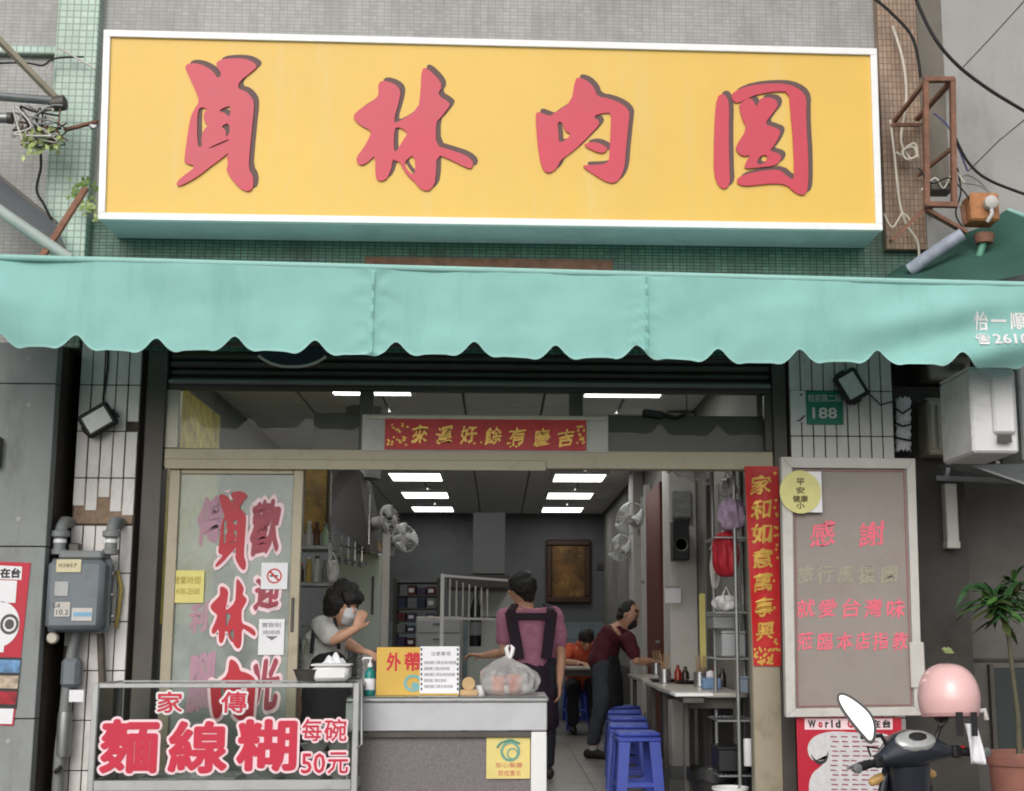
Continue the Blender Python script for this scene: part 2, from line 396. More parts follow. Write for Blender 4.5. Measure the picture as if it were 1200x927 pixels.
m_tube = mat('lamp_diffuser', (1, .99, .97), .5, emis=5.0)

# ================================================================ the setting
def struct(b, name, m, parent=None, smooth=0):
    o = b.build(name, m, parent, smooth)
    if parent is None: o['kind'] = 'structure'
    return o
m_asph = mat('asphalt', (.055, .055, .055), .9, var=.2, scale=30, bump=.5, bscale=200)
m_pave = mat('pavement_concrete', lin(140, 136, 130), .85, var=.12, scale=3, bump=.3)
struct(MB().add([(-60, -60, -.42), (60, -60, -.42), (60, 60, -.42), (-60, 60, -.42)], [(0, 1, 2, 3)]), 'ground', m_asph)
struct(MB().box(-9, 9, -1.75, -.02, -.414, -.2, .02), 'sidewalk', m_pave)
# shop floor, with tiles where the photo shows it
m_floorbase = mat('floor_base', lin(92, 90, 86), .6, var=.1)
m_floortile = mat('floor_tile', lin(142, 138, 131), .35, var=.12, scale=2.5, dirt=(lin(84, 80, 74), .5, 4))
fl = struct(MB().box(-2.3, 2.3, -.015, 12.7, -.414, -.012), 'shop_floor', m_floorbase)
tm = MB().box(-.1985, .1985, -.1985, .1985, -.012, 0, .002).build('floor_tile', m_floortile, fl)
first = True
for i in range(6):
    for j in range(18):
        o = tm if first else link(tm.copy()); first = False
        o.parent = fl; o.location = (-.7 + .4 * i, .25 + .4 * j, 0)
# interior walls
ZC = 2.85
m_inwall = mat('interior_wall', lin(150, 150, 146), .7, var=.08, scale=2, dirt=(lin(96, 94, 88), .4, 2))
m_inwall2 = mat('interior_wall_grey', lin(128, 132, 132), .65, var=.1, scale=2, dirt=(lin(70, 70, 68), .5, 2))
m_wains = tile_mat('blue_grey_wall_tile', lin(132, 146, 152), lin(120, 136, 142), lin(90, 96, 98), .2, .2, 0, .004, rough=.3)
struct(MB().box(-2.3, -2.1, .12, 12.7, -.01, ZC + .2), 'interior_wall_west', m_inwall2)
struct(MB().box(1.56, 2.25, .12, 12.7, -.01, ZC + .2), 'interior_wall_east', mat('table_side_wall', lin(132, 130, 124), .7, var=.15, scale=3, dirt=(lin(80, 76, 68), .65, 2.5, (1, 1, .5))))
struct(MB().box(1.54, 1.559, .12, 12.38, 0, .7), 'under_table_shade', m_darkwall)  # dark panel added to stand for the shade under the tables
bw = struct(MB().box(-2.1, 1.56, 12.4, 12.6, -.01, ZC + .2), 'interior_wall_back', mat('back_wall_grey', lin(106, 110, 110), .65, var=.1, scale=2, dirt=(lin(64, 64, 62), .5, 2)))
struct(MB().box(-2.1, 1.56, 12.385, 12.4, 0, 1.25), 'wall_tiling', m_wains, bw)
# suspended ceiling of panels with recessed lamps
m_ceil = mat('ceiling_panel', lin(212, 212, 208), .8, var=.06, scale=3, bump=.2)
ce = struct(MB().box(-2.1, 1.56, .15, 12.4, ZC + .02, ZC + .12), 'ceiling', m_dark)
LAMPS = [(-.93, 1.55), (-.93, 3.3), (-.93, 5.25), (-.93, 7.3), (-.93, 9.35), (-.93, 11.35), (.9, 1.55), (.9, 3.3), (.9, 5.25), (.9, 7.3), (.9, 9.35), (.9, 11.35)]
pm = MB().box(-.295, .295, -.295, .295, 0, .02, .003).build('ceiling_panel', m_ceil, ce); first = True
for i in range(6):
    for j in range(20):
        x, y = -1.8 + .61 * i, .48 + .61 * j
        o = pm if first else link(pm.copy()); first = False
        o.parent = ce; o.location = (x, y, ZC)
lab = ['near the shop front', 'second from the shop front', 'third from the shop front', 'fourth from the shop front', 'fifth from the shop front', 'hindmost, close to the back wall']
for k, (lx, ly) in enumerate(LAMPS):
    t = thing('ceiling_lamp', 'flat white ceiling lamp panel in the %s row, %s' % ('kitchen-side' if lx < 0 else 'table-side', lab[k % 6]), 'lamp', (lx, ly, ZC - .035), 'ceiling lamp panels')
    MB().box(lx - .31, lx + .31, ly - .41, ly - .38, ZC - .035, ZC - .002).box(lx - .31, lx + .31, ly + .38, ly + .41, ZC - .035, ZC - .002).box(lx - .31, lx - .28, ly - .38, ly + .38, ZC - .035, ZC - .002).box(lx + .28, lx + .31, ly - .38, ly + .38, ZC - .035, ZC - .002).build('lamp_frame', m_white, t)
    MB().box(lx - .28, lx + .28, ly - .38, ly + .38, ZC - .028, ZC - .012).build('diffuser', m_tube, t)

# ---------------------------------------------------------------- the shop's own front
XL = W(58, 150, -.08).x; XL2 = W(108, 150, -.08).x          # green pilaster
XR = W(1031, 120, -.06).x; XR2 = W(1079, 120, -.06).x       # brown pilaster
xcl0, xcl1 = W(92, 480, -.05).x, W(164, 480, -.05).x        # white tiled column, meter side
xcr0, xcr1 = W(925, 480, -.05).x, W(1046, 480, -.05).x      # white tiled column, number-plate side
ZB = 2.74                                                   # underside of the upper wall
ZBAND = W(600, 262, 0).z
bld = thing('shop_building', 'grey mosaic-tiled shop building carrying the yellow sign above the teal awning', 'building', (0, 0, -.2))
MB().box(XL2, XR, 0, .2, ZBAND, 7).build('mosaic_wall', m_wallgrey, bld)
MB().box(XL2, XR, .004, .2, ZB, ZBAND).build('stained_shaded_band', m_stainshade, bld)
MB().box(XL, XL2, -.08, .2, ZB, 7, .006).build('green_pilaster', m_wallgreen, bld)
MB().box(XR, XR2, -.06, .2, W(1050, 292, -.06).z, 7, .006).build('brown_pilaster', m_wallbrown, bld)
MB().box(XR, XR2, .0, .2, ZB, W(1050, 292, -.06).z).build('pilaster_foot', m_stainshade, bld)
MB().box(-4.6, XL, .02, .2, ZB, 7).build('side_mosaic_wall', m_wallgrey, bld)
MB().box(-4.6, XL, -.03, .02, W(30, 62, -.03).z, W(30, 52, -.03).z, .004).build('ledge', m_wallgreen, bld)
MB().box(xcl0, XR2, .2, 12.7, ZC + .2, ZC + .3).build('roof_slab', m_darkwall, bld)
xa, xb, za, zb = box4(427, 302, 718, 316, -.02)
MB().box(xa, xb, -.02, .004, za, zb, .004).build('rusty_strip', m_rust, bld)
MB().box(-4.7, -2.32, .2, .4, -.4, 7).build('return_wall', m_darkwall, bld)

m_cement = mat('exposed_cement', lin(150, 128, 108), .9, var=.3, scale=18, bump=.5, bscale=60)
def tiled_column(label, x0, x1, ztop, skip):
    t = thing('tiled_column', label, 'column', ((x0 + x1) / 2, 0, -.2))
    MB().box(x0, x1, -.05, .2, -.2, ztop).build('column_core', m_mortar, t)
    n = round((x1 - x0) / .0665); pw = (x1 - x0) / n; ph = .272
    z1 = W(600, 455, -.05).z
    tm = None
    for i in range(n):
        for j in range(-1, 11):
            zt = z1 - j * ph
            zb_ = max(zt - ph, -.19); ztt = min(zt, ztop)
            if ztt - zb_ < .03: continue
            if (i, j) in skip:
                if skip[(i, j)] == 0: continue
                zb_ = zb_ + (ztt - zb_) * skip[(i, j)]
            full = abs(ztt - zb_ - ph) < 1e-6
            if full and tm is not None: o = link(bpy.data.objects.new('tile', tm)); o.parent = t
            else:
                h = ztt - zb_
                b = MB().box(-pw / 2 + .0035, pw / 2 - .0035, -.062, -.05, -h / 2 + .003, h / 2 - .003, .0025)
                o = b.build('tile', m_tile, None); o.parent = t
                if full: tm = o.data
            o.location = (x0 + pw * (i + .5) - (x0 + x1) / 2 + random.uniform(-.0006, .0006), random.uniform(-.0012, 0.0008), (ztt + zb_) / 2 + .2)
            o.rotation_euler = (0, random.uniform(-.004, .004), 0)
    return t
tc = tiled_column('cracked white-tiled column behind the grey gas meter', xcl0, xcl1, ZB + .1, {(0, 2): .4, (1, 2): .3, (2, 2): .58, (3, 2): .28, (4, 2): .2, (4, 0): .2, (0, 5): .5})
x0_, x1_, z0_, z1_ = xcl0 + .01, xcl1 - .01, W(120, 613, -.05).z, W(120, 566, -.05).z
MB().box(x0_, x1_, -.056, -.0505, z0_, z1_).build('exposed_cement', m_cement, tc)
tiled_column('white-tiled column carrying the green number plate, behind the notice board', xcr0, xcr1, ZB + .1, {(5, 7): 0})

# neighbour on the meter side: smooth concrete pier, its return rusty, darkened for shade
xw = W(67, 430, -.3).x
t = thing('concrete_pier', 'smooth grey concrete pier with plugged form holes beside the gas meter', 'pier', (xw - 1, -.3, -.2))
zs = [-.2] + [W(20, q, -.3).z for q in (842, 640, 449)] + [ZB - .02]
for k in range(4):
    MB().box(-4.6, xw, -.3, -.22, zs[k] + (.003 if k else 0), zs[k + 1] - .003, .003).build('concrete_panel', m_concrete, t)
MB().box(-4.6, xw - .006, -.218, .2, -.2, ZB - .02).build('pier_side', m_rustshade, t)
for (qx, qy) in ((34, 420), (34, 474), (22, 608), (10, 868), (28, 690)):
    p = W(qx, qy, -.3); MB().lathe([(.012, 0), (.014, .003), (.006, .004), (.001, .0045)], p, 12, (R(90), 0, 0)).build('form_plug', m_concrete2, t, 40)
p = W(0, 530, -.3)
t = thing('doorbell_box', 'small dark box on the concrete pier, cut by the picture edge', 'box', p)
MB().cbox(p + Vector((-.02, -.025, 0)), (.07, .05, .17), .008).build('housing', m_dark, t)
MB().cbox(p + Vector((-.02, -.053, .04)), (.03, .006, .03), .003).build('button', m_grey, t)

# neighbour on the scooter side: painted concrete above, dark recess below
xn = XR2 + .002
t = thing('neighbouring_building', 'plain grey painted concrete building with a dark recess behind the scooter', 'building', (3.6, 0, -.2))
zf = W(1150, 268, -.04).z
MB().box(xn, 7, -.04, .2, zf - .75, 7).build('upper_wall', m_concrete2, t)
MB().box(xn - .05, xn + .16, -.05, -.041, zf + .25, 7, .003).build('stained_strip', mat('stained_grey_brown', lin(118, 112, 103), .85, var=.2, scale=3, bump=.2, dirt=(lin(78, 70, 62), .7, 3, (3, 1, .4))), t)
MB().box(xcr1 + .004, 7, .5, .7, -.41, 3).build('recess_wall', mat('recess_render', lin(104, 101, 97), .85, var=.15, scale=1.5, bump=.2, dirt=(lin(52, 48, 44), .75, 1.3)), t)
MB().box(xcr1 + .004, 7, .2, .5, zf - .75, zf - .6).build('recess_shade_slab', m_darkwall, t)  # overhead slab added to darken the recess
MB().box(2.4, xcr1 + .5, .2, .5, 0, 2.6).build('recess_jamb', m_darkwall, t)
xd = W(1163, 800, .5).x
d = MB().box(xd, xd + .85, .46, .5, -.2, W(1180, 782, .48).z, .004).build('door', mat('green_black_door', lin(44, 52, 52), .5, var=.1), t)
MB().box(xd - .03, xd - .002, .45, .5, -.2, W(1180, 782, .48).z + .02).build('door_frame', m_dark, d)
MB().box(xcr1 + .1, 7, .48, .4995, W(1150, 772, .5).z - .01, W(1150, 772, .5).z + .006).build('wall_joint', m_darkwall, t)
# conduit lines on the upper wall
for (a, b_) in (((1140, 200), (1200, 142)), ((1120, 84), (1200, 0))):
    pass
t = thing('guy_wire', 'thin grey wire running diagonally across the grey wall', 'wire', W(1140, 195, -.1))
MB().tube([W(1135, 200, -.06), W(1170, 165, -.5), W(1215, 128, -1.0)], .004, 6).build('strand', m_grey, t)
t = thing('guy_wire', 'upper thin wire crossing the grey wall towards the picture corner', 'wire', W(1130, 80, -.1))
MB().tube([W(1125, 82, -.06), W(1160, 45, -.5), W(1210, -10, -1.0)], .004, 6).build('strand', m_grey, t)

# ================================================================ yellow sign
YS = -.38
C = [W(122, 35, YS), W(1027, 57, YS), W(1034, 270, YS), W(115, 257, YS)]     # TL TR BR BL
def sq(u, v, y=YS):                          # u across, v down on the sign's face
    p = (C[0] * (1 - u) + C[1] * u) * (1 - v) + (C[3] * (1 - u) + C[2] * u) * v
    return Vector((p.x, y, p.z))
sg = thing('shop_sign', 'big yellow lightbox sign with four red brush characters and white frame', 'sign', sq(.5, 1, -.2))
def hexa(b, f4, y0, y1): b.add([Vector((p.x, y0, p.z)) for p in f4] + [Vector((p.x, y1, p.z)) for p in f4], [(0, 1, 2, 3), (7, 6, 5, 4), (0, 4, 5, 1), (1, 5, 6, 2), (2, 6, 7, 3), (3, 7, 4, 0)]); return b
fu, fv = 8 / 912, 8 / 220
hexa(MB(), [sq(fu, fv), sq(1 - fu, fv), sq(1 - fu, 1 - fv), sq(fu, 1 - fv)], YS + .006, YS + .03).build('face_panel', m_sign, sg)
for q in ([(0, 0), (1, 0), (1, fv), (0, fv)], [(0, 1 - fv), (1, 1 - fv), (1, 1), (0, 1)], [(0, fv), (fu, fv), (fu, 1 - fv), (0, 1 - fv)], [(1 - fu, fv), (1, fv), (1, 1 - fv), (1 - fu, 1 - fv)]):
    hexa(MB(), [sq(*k) for k in q], YS - .012, YS + .03).build('frame_bar', m_signframe, sg, bev=.003)
hexa(MB(), [sq(.001, .003), sq(.999, .003), sq(.999, .997), sq(.001, .997)], YS + .032, -.002).build('box_body', m_signside, sg)

CH = {
 '員': ((190, 50), 4.879, [[[(130,140),(150,118),(200,118),(250,135),(295,165),(316,205),(345,185),(305,125),(330,97),(400,88),(480,92),(530,115),(545,140),(500,175),(440,225),(435,265),(480,277),(520,320),(528,360),(515,480),(500,640),(495,720),(525,770),(520,835),(490,852),(440,830),(365,735),(378,690),(370,650),(385,625),(330,670),(280,705),(200,770),(95,825),(80,805),(110,770),(200,705),(130,690),(128,660),(150,500),(165,420),(185,380),(215,335),(190,270),(150,180)],
    [(204,380),(232,368),(262,382),(238,400),(240,450),(265,475),(235,500),(224,560),(232,590),(208,600),(200,520)], [(320,388),(385,360),(395,375),(385,428),(362,402)], [(335,478),(385,455),(388,520),(365,540),(368,502)], [(255,606),(385,548),(380,562),(290,600)]]]),
 '林': ((400, 60), 5.15, [[[(65,395),(110,350),(160,320),(210,285),(225,260),(222,195),(250,175),(320,195),(360,235),(350,300),(312,428),(345,428),(465,350),(478,240),(485,105),(515,100),(580,160),(610,210),(580,265),(640,300),(660,325),(600,400),(570,430),(572,570),(640,590),(750,625),(800,670),(785,710),(750,700),(660,655),(575,620),(570,780),(545,830),(515,845),(470,825),(440,785),(395,745),(365,695),(352,668),(325,660),(310,650),(300,720),(270,775),(230,785),(205,760),(205,625),(165,665),(125,690),(95,675),(90,640),(130,590),(165,530),(185,480),(110,445)],
    [(320,470),(345,455),(405,490),(370,540),(335,605),(315,600)], [(378,668),(442,618),(448,742),(422,738),(394,708)]]]),
 '肉': ((610, 70), 5.793, [[[(100,375),(115,352),(155,365),(200,385),(230,360),(345,290),(370,130),(395,120),(450,140),(500,190),(520,250),(600,262),(690,300),(740,350),(735,420),(715,600),(705,740),(670,815),(625,840),(575,825),(500,780),(425,730),(428,715),(480,715),(560,710),(600,690),(605,600),(612,450),(615,360),(560,360),(490,385),(540,420),(520,460),(450,530),(370,610),(270,680),(245,740),(200,768),(160,760),(135,700),(115,580)],
    [(248,420),(285,425),(300,485),(350,505),(262,575),(258,500)]], [[(425,580),(460,560),(520,560),(580,590),(590,610),(560,635),(510,625)]]]),
 '圓': ((820, 80), 5.793, [[[(115,195),(150,170),(185,195),(200,260),(195,450),(200,700),(205,780),(175,820),(130,805),(95,720),(95,560),(100,350)]],
    [[(212,190),(230,158),(330,118),(480,102),(600,107),(690,150),(725,210),(720,300),(725,450),(735,600),(735,800),(720,850),(690,862),(640,840),(590,790),(500,780),(400,790),(300,800),(250,780),(255,742),(320,716),(440,692),(540,687),(600,740),(635,760),(640,690),(630,450),(615,300),(605,157),(500,157),(420,172),(360,186),(262,236),(228,228)]],
    [[(266,244),(330,198),(360,215),(385,265),(398,235),(410,203),(470,197),(520,215),(530,260),(480,320),(440,380),(500,400),(545,420),(540,460),(500,530),(470,560),(540,580),(555,610),(520,660),(380,676),(300,682),(310,640),(345,585),(290,600),(245,560),(245,525),(320,410),(290,350),(270,280)],
     [(385,655),(400,600),(450,585),(460,610),(430,650)]]]),
}
def draw_char(b, ch, fn, t, extra=0, outer_only=False, lift=0.0):
    (ox, oy), z, polys = CH[ch]
    for i, loops in enumerate(polys):
        ls = []
        for k, l in enumerate(loops):
            if outer_only and k: continue
            l = chaikin(l, 1)
            if extra: l = grow(l, extra * z)
            ls.append([(ox + p[0] / z, oy + p[1] / z) for p in l])
        b.prism(ls, lambda x, y, d, i=i: fn(x, y, d + lift - .0006 * i), t)
    return b
for ch in CH:
    cx = sum(p[0] for p in CH[ch][2][0][0]) / len(CH[ch][2][0][0]) / CH[ch][1] + CH[ch][0][0]
    o = draw_char(MB(), ch, lambda x, y, d: W(x, y, YS) + Vector((0, .001 + d, 0)), -.008).build('character', m_signred, sg)
    o['label'] = 'red brush-written character ' + ch
    draw_char(MB(), ch, lambda x, y, d: W(x + 5.4, y - 4.6, YS) + Vector((0, .0045 + d, 0)), -.0025, extra=.25).build('character_shadow', m_signshadow, o)

# ================================================================ teal awning
YA = -1.25
A0, A1 = W(-120, 300, YA), W(1330, 338.5, YA); B0, B1 = W(-120, 405, YA), W(1330, 432, YA)
aw = thing('awning', 'long teal fabric awning with scalloped edge across the whole shop front', 'awning', ((A0.x + A1.x) / 2, YA, A0.z))
notch = [-95, -2, 90, 183, 276, 370, 464, 556, 651, 746, 842, 936, 1029, 1123, 1216, 1310]
nx = [W(q, 415, YA).x for q in notch]
NU, NV = 520, 14
def val(u, v):
    top = A0.lerp(A1, u); bot = B0.lerp(B1, u); x = top.x
    d = min(abs(x - q) for q in nx); sc_ = .066 * math.exp(-(d / .048) ** 2) - .008 * math.exp(-((d - .1) / .03) ** 2)
    zb_ = bot.z + sc_ - .007 * math.sin(6 * x)
    z = top.z + (zb_ - top.z) * v
    s1 = W(437, 360, YA).x; s2 = W(757, 360, YA).x
    y = YA - .02 * v + .010 * v * math.sin(x * 7 + 1.3 * math.sin(3 * x)) + .022 * noise.noise(Vector((x * 1.7, 0, z * 3.5))) + .006 * noise.noise(Vector((x * 7, 4, z * 10)))
    for s_ in (s1, s2):
        y += -.006 * math.exp(-((x - s_) / .025) ** 2) + .009 * math.exp(-((x - s_) / .1) ** 2) * math.sin(z * 95 + 30 * abs(x - s_) + 4 * noise.noise(Vector((z * 9, x, 0))))
    xr = x - W(1150, 380, YA).x                      # drapes hanging towards the lettered end
    y += .05 * v * math.exp(-(xr / .55) ** 2) * math.sin((z - top.z) * 22 - xr * 6)
    xl = x - W(0, 380, YA).x
    y += .03 * math.exp(-(xl / .35) ** 2) * math.sin((z - top.z) * 9 + xl * 7)
    return Vector((x, y, z))
va = MB().grid(val, NU, NV).build('valance', m_fabric, aw, 60)
MB().grid(lambda u, v: val(u, .97 + .03 * v) + Vector((0, -.0025, 0)), NU, 1).build('hem', m_fabrichem, va, 60)
for s_ in (437, 757):
    xs = W(s_, 360, YA).x
    uu = (xs - A0.x) / (A1.x - A0.x)
    MB().grid(lambda u, v: val(uu + (u - .5) * .0016, .03 + .94 * v) + Vector((0, -.012, 0)), 1, 12).build('seam', m_fabric, va)
MB().tube([A0 + Vector((0, .012, .012)), A1 + Vector((0, .012, .012))], .017, 10).build('front_tube', m_fabrichem, aw, 50)
zt = W(600, 300, 0).z - .09
MB().grid(lambda u, v: Vector((A0.x + (A1.x - A0.x) * u, YA + .02 + (-.09 - YA) * v, (A0.lerp(A1, u).z) * (1 - v) + min(zt, A0.lerp(A1, u).z + .2) * v + .012 * math.sin(v * 3.1) * math.sin(u * 40))), 60, 6).build('canopy', m_fabric, aw, 60)
for q in (-60, 300, 640, 900, 1180):
    p = W(q, 330, YA)
    MB().bar((p.x, YA + .04, p.z - .03), (p.x, -.05, p.z + .1), .03, .04).build('support_arm', m_galv, aw)
lt = MB()
def onval(px, py): 
    x = W(px, py, YA).x; return x
def vtext(b, t, a, c, d, e, bold=.02):
    x0, x1, z0, z1 = box4(a, c, d, e, YA)
    def pt(u, w):
        x = x0 + (x1 - x0) * u; z = z0 + (z1 - z0) * w; uu = (x - A0.x) / (A1.x - A0.x)
        T = A0.lerp(A1, uu).z; B = B0.lerp(B1, uu).z; v = (z - T) / (B - T); q = val(uu, v); return Vector((x, q.y - .004, z))
    put_text(b, t, 0, 1, 0, 1, 0, bold, pt)
vtext(lt, '怡', 1140, 366, 1158, 387); vtext(lt, '一', 1161, 374, 1179, 377); vtext(lt, '順', 1183, 366, 1202, 387)
vtext(lt, '☎', 1142, 391, 1158, 406); vtext(lt, '26102', 1161, 392, 1212, 405)
lt.build('lettering', m_white_l, va)
# inner navy valance with pale trim hanging behind
nv = thing('inner_valance', 'dark navy scalloped curtain with pale trim hanging behind the awning', 'curtain', W(540, 420, -.5))
for (a, b_, dep) in ((303, 382, 431),):
    x0, x1 = W(a, 420, -.5).x, W(b_, 420, -.5).x; z1 = W(540, 400, -.5).z; z0 = W(540, dep, -.5).z
    f = lambda u, v, k=0: Vector((x0 + (x1 - x0) * u, -.5 - k, z1 + ((z0 + .06 * abs(2 * u - 1) ** 2.5) - z1) * v))
    MB().grid(f, 24, 3).build('scallop', m_navy, nv)
    MB().tube([f(k / 24, 1) for k in range(25)], .008, 6).build('trim', m_offwhite, nv, 40)
MB().tube([W(180, 402, -.5), W(910, 405, -.5)], .015, 8).build('rail', m_dark, nv)

# ================================================================ shutter, transom and door frames
xg0, xg1 = W(168, 560, 0).x, W(191, 560, 0).x           # guide rail beside the tiled column
xh0, xh1 = W(905, 490, 0).x, W(921, 490, 0).x
ZS0, ZS1 = W(550, 452, 0).z, ZB - .004
sh = thing('roller_shutter', 'dark roller shutter with guide rails, wound up under the awning', 'shutter', (0, 0, ZS0))
MB().box(xg0, xg1, -.03, .1, -.2, ZS1, .004).build('guide_rail', m_dark, sh)
MB().box(xh0, xh1, -.03, .1, -.2, ZS1, .004).build('guide_rail', m_dark, sh)
n = 4
for k in range(n):
    z0 = ZS0 + (ZS1 - ZS0) * k / n
    MB().box(xg1 + .002, xh0 - .002, .0 + .012 * (k % 2), .06, z0 + .004, z0 + (ZS1 - ZS0) / n - .006, .012).build('slat', m_dark, sh)
MB().box(xg1 + .002, xh0 - .002, .062, .075, ZS0 + .002, ZS1 - .002).build('light_stop_plate', m_dark, sh)  # plate added to stop lamp light showing between the slats
MB().tube([(xg1 + .01, -.012, ZS0 + .01), (xh0 - .01, -.012, ZS0 + .01)], .014, 8).build('bottom_bar', m_grey, sh)

ZL0, ZL1 = W(550, 549, 0).z, W(550, 527, 0).z           # lintel
ZT0, ZT1 = ZL1 + .002, ZS0 - .004
fr = thing('shop_front_frame', 'champagne aluminium shop front frame with glazed transom over the opening', 'window frame', (0, 0, 0))
MB().box(xg1 + .003, xh0 - .003, -.02, .07, ZL0, ZL1, .006).build('lintel', m_alub, fr)
MB().box(W(640, 545, -.03).x, W(193, 545, -.03).x, -.032, -.022, W(400, 550, -.03).z, W(400, 538, -.03).z, .003).build('track_cover', m_alub, fr)
for a, b_ in ((191.5, 210), (421, 437), (667, 683), (896, 905)):
    MB().box(W(a, 490, 0).x, W(b_, 490, 0).x, .0, .06, ZT0, ZT1 - .03, .004).build('mullion', m_dark if a > 300 else m_alu, fr)
MB().box(xg1 + .003, xh0 - .003, .0, .06, ZT1 - .028, ZT1, .003).build('head', m_dark, fr)
for a, b_ in ((210, 421), (437, 667), (683, 896)):
    MB().sheet(W(a, 490, 0).x + .001, W(b_, 490, 0).x - .001, ZT0 + .001, ZT1 - .03, .03).build('pane', m_glasst, fr)
# end post carrying the couplet
xp0, xp1 = W(880, 760, 0).x, W(913, 760, 0).x
MB().box(xp0, xp1, -.03, .07, 0, ZL0 - .003, .006).build('end_post', m_alub, fr)
# dark header board seen through the transom
t = thing('header_board', 'dark grey board behind the lower half of the transom glass', 'board', W(700, 528, .12))
x0, x1, z0, z1 = box4(368, 486, 905, 530, .12)
MB().box(x0, W(425, 500, .12).x, .1, .13, z0, z1, .004).build('board', m_dark, t)
MB().box(W(712, 500, .12).x, x1, .1, .13, z0, z1, .004).build('board', m_dark, t)
p = W(765, 485, .08); MB().cbox(p, (.13, .06, .045), .01, (0, .12, 0)).build('dark_box', m_black, t)
MB().tube([p + Vector((.06, 0, 0)), p + Vector((.14, 0, -.02)), p + Vector((.2, .01, 0))], .012, 8).build('cable_end', m_black, t)
# pale board with the horizontal red couplet
t = thing('lintel_board', 'pale painted board above the opening that carries the red strip', 'board', W(568, 528, -.03))
x0, x1, z0, z1 = box4(424, 486, 713, 529, -.025)
MB().box(x0, x1, -.025, -.001, z0, z1, .004).build('board', m_offwhite, t)
MB().box(x0 + .02, x1 - .02, -.032, -.026, z1 - .03, z1 - .004, .002).build('tape_strip', m_alu, t)
x0, x1, z0, z1 = box4(451, 491, 687, 527, -.03)
t = thing('spring_couplet_strip', 'horizontal red paper strip with gold characters above the opening', 'banner', ((x0 + x1) / 2, -.03, z0))
MB().grid(lambda u, v: Vector((x0 + (x1 - x0) * u, -.0335 + .0012 * math.sin(u * 40), z0 + (z1 - z0) * v)), 60, 2).build('paper', m_redpaper, t)
for k, ch in enumerate('來運好餘有慶吉'):
    a = 484 + k * 28.6; b = MB(); put_px(b, ch, a - 2, 497 + k * .8, a + 18, 519 + k * .8, -.036, .02, .1); b.build('character', m_gold, t)
random.seed(4)
b = MB()
for k in range(46):
    qx = random.choice([random.uniform(454, 478), random.uniform(454, 684), random.uniform(676, 685)]); qy = random.uniform(512, 524) if 478 < qx < 676 else random.uniform(495, 523)
    c = W(qx, qy, -.0365); b.add([c + Vector((random.uniform(.004, .012) * math.cos(a), 0, random.uniform(.004, .01) * math.sin(a))) for a in (0, 1.2, 2.5, 3.7, 5)], [(0, 1, 2, 3, 4)])
b.build('gold_pattern', m_gold, t)['kind'] = 'stuff'
# vertical couplet on the post
Yc = -.034
t = thing('spring_couplet_banner', 'tall red paper couplet with gold characters hanging on the end post', 'banner', W(893, 780, Yc))
def coup(u, v, k=0):
    L_, R_ = W(872 + 11 * v, 546 + 234 * v, Yc), W(912 + 3 * v, 546 + 234 * v, Yc)
    p = L_.lerp(R_, u); p.y = Yc - k - .006 - .005 * math.sin(v * 9) * (u - .5) - .018 * max(0, .3 - u) * (1 + math.sin(v * 11)); return p
MB().grid(coup, 8, 40).build('paper', m_redpaper, t, 60)
for k, ch in enumerate('家和如意萬事興'):
    v0, v1 = .045 + k * .122, .045 + k * .122 + .1; b = MB()
    put_text(b, ch, 0, 1, 0, 1, 0, .02, lambda u, w, v0=v0, v1=v1: coup(.12 + .66 * u, v1 + (v0 - v1) * w, .003), .1); b.build('character', m_gold, t)
b = MB(); random.seed(9)
for k in range(60):
    u, v = (random.uniform(.05, .95), random.uniform(.91, .99)) if k < 42 else (random.uniform(.78, .97), random.uniform(.02, .9))
    b.add([coup(min(.98, max(.02, u + .05 * math.cos(a))), min(1, v + .008 * math.sin(a)), .003) for a in (0, 1.3, 2.5, 3.8, 5.1)], [(0, 1, 2, 3, 4)])
b.build('gold_pattern', m_gold, t)['kind'] = 'stuff'

# ================================================================ sliding glass door with brush lettering
Yd = .015
x0, x1 = W(193, 690, Yd).x, W(352, 690, Yd).x; xs0, xs1 = W(206, 690, Yd).x, W(340, 690, Yd).x; z1 = ZL0 - .004
dr = thing('sliding_door', 'aluminium sliding door with red brush lettering and stickers on its glass', 'door', ((x0 + x1) / 2, Yd, 0))
MB().box(x0, xs0, Yd - .02, Yd + .02, .01, z1, .004).build('stile', m_alub, dr)
MB().box(xs1, x1, Yd - .02, Yd + .02, .01, z1, .004).build('stile', m_alub, dr)
MB().box(xs0 + .001, xs1 - .001, Yd - .018, Yd + .018, z1 - .035, z1 - .001, .004).build('rail', m_alub, dr)
MB().box(xs0 + .001, xs1 - .001, Yd - .018, Yd + .018, .01, .12, .004).build('rail', m_alub, dr)
MB().box(xs0 + .001, xs1 - .001, Yd - .003, Yd + .003, .121, z1 - .036).build('pane', m_glassrefl, dr)
def dchar(ch, a, c, d, e, y, m, extra=0, name='character'):
    (ox, oy), z, polys = CH[ch]; P = [(ox + q[0] / z, oy + q[1] / z) for l in polys for q in l[0]]
    u0, u1 = min(q[0] for q in P), max(q[0] for q in P); v0, v1 = min(q[1] for q in P), max(q[1] for q in P)
    return draw_char(MB(), ch, lambda X, Yq, dd: W(a + (X - u0) / (u1 - u0) * (d - a), c + (Yq - v0) / (v1 - v0) * (e - c), y) + Vector((0, dd, 0)), 0, extra=extra)
yl = Yd - .0105
for ch, r in (('員', (252, 575, 290, 668)), ('林', (246, 678, 300, 760)), ('肉', (246, 772, 300, 850))):
    o = dchar(ch, *r, yl - .0016, m_doorred).build('character', m_doorred, dr)
    dchar(ch, *r, yl, m_white_l, extra=7).build('character_outline', m_pink_l, o)
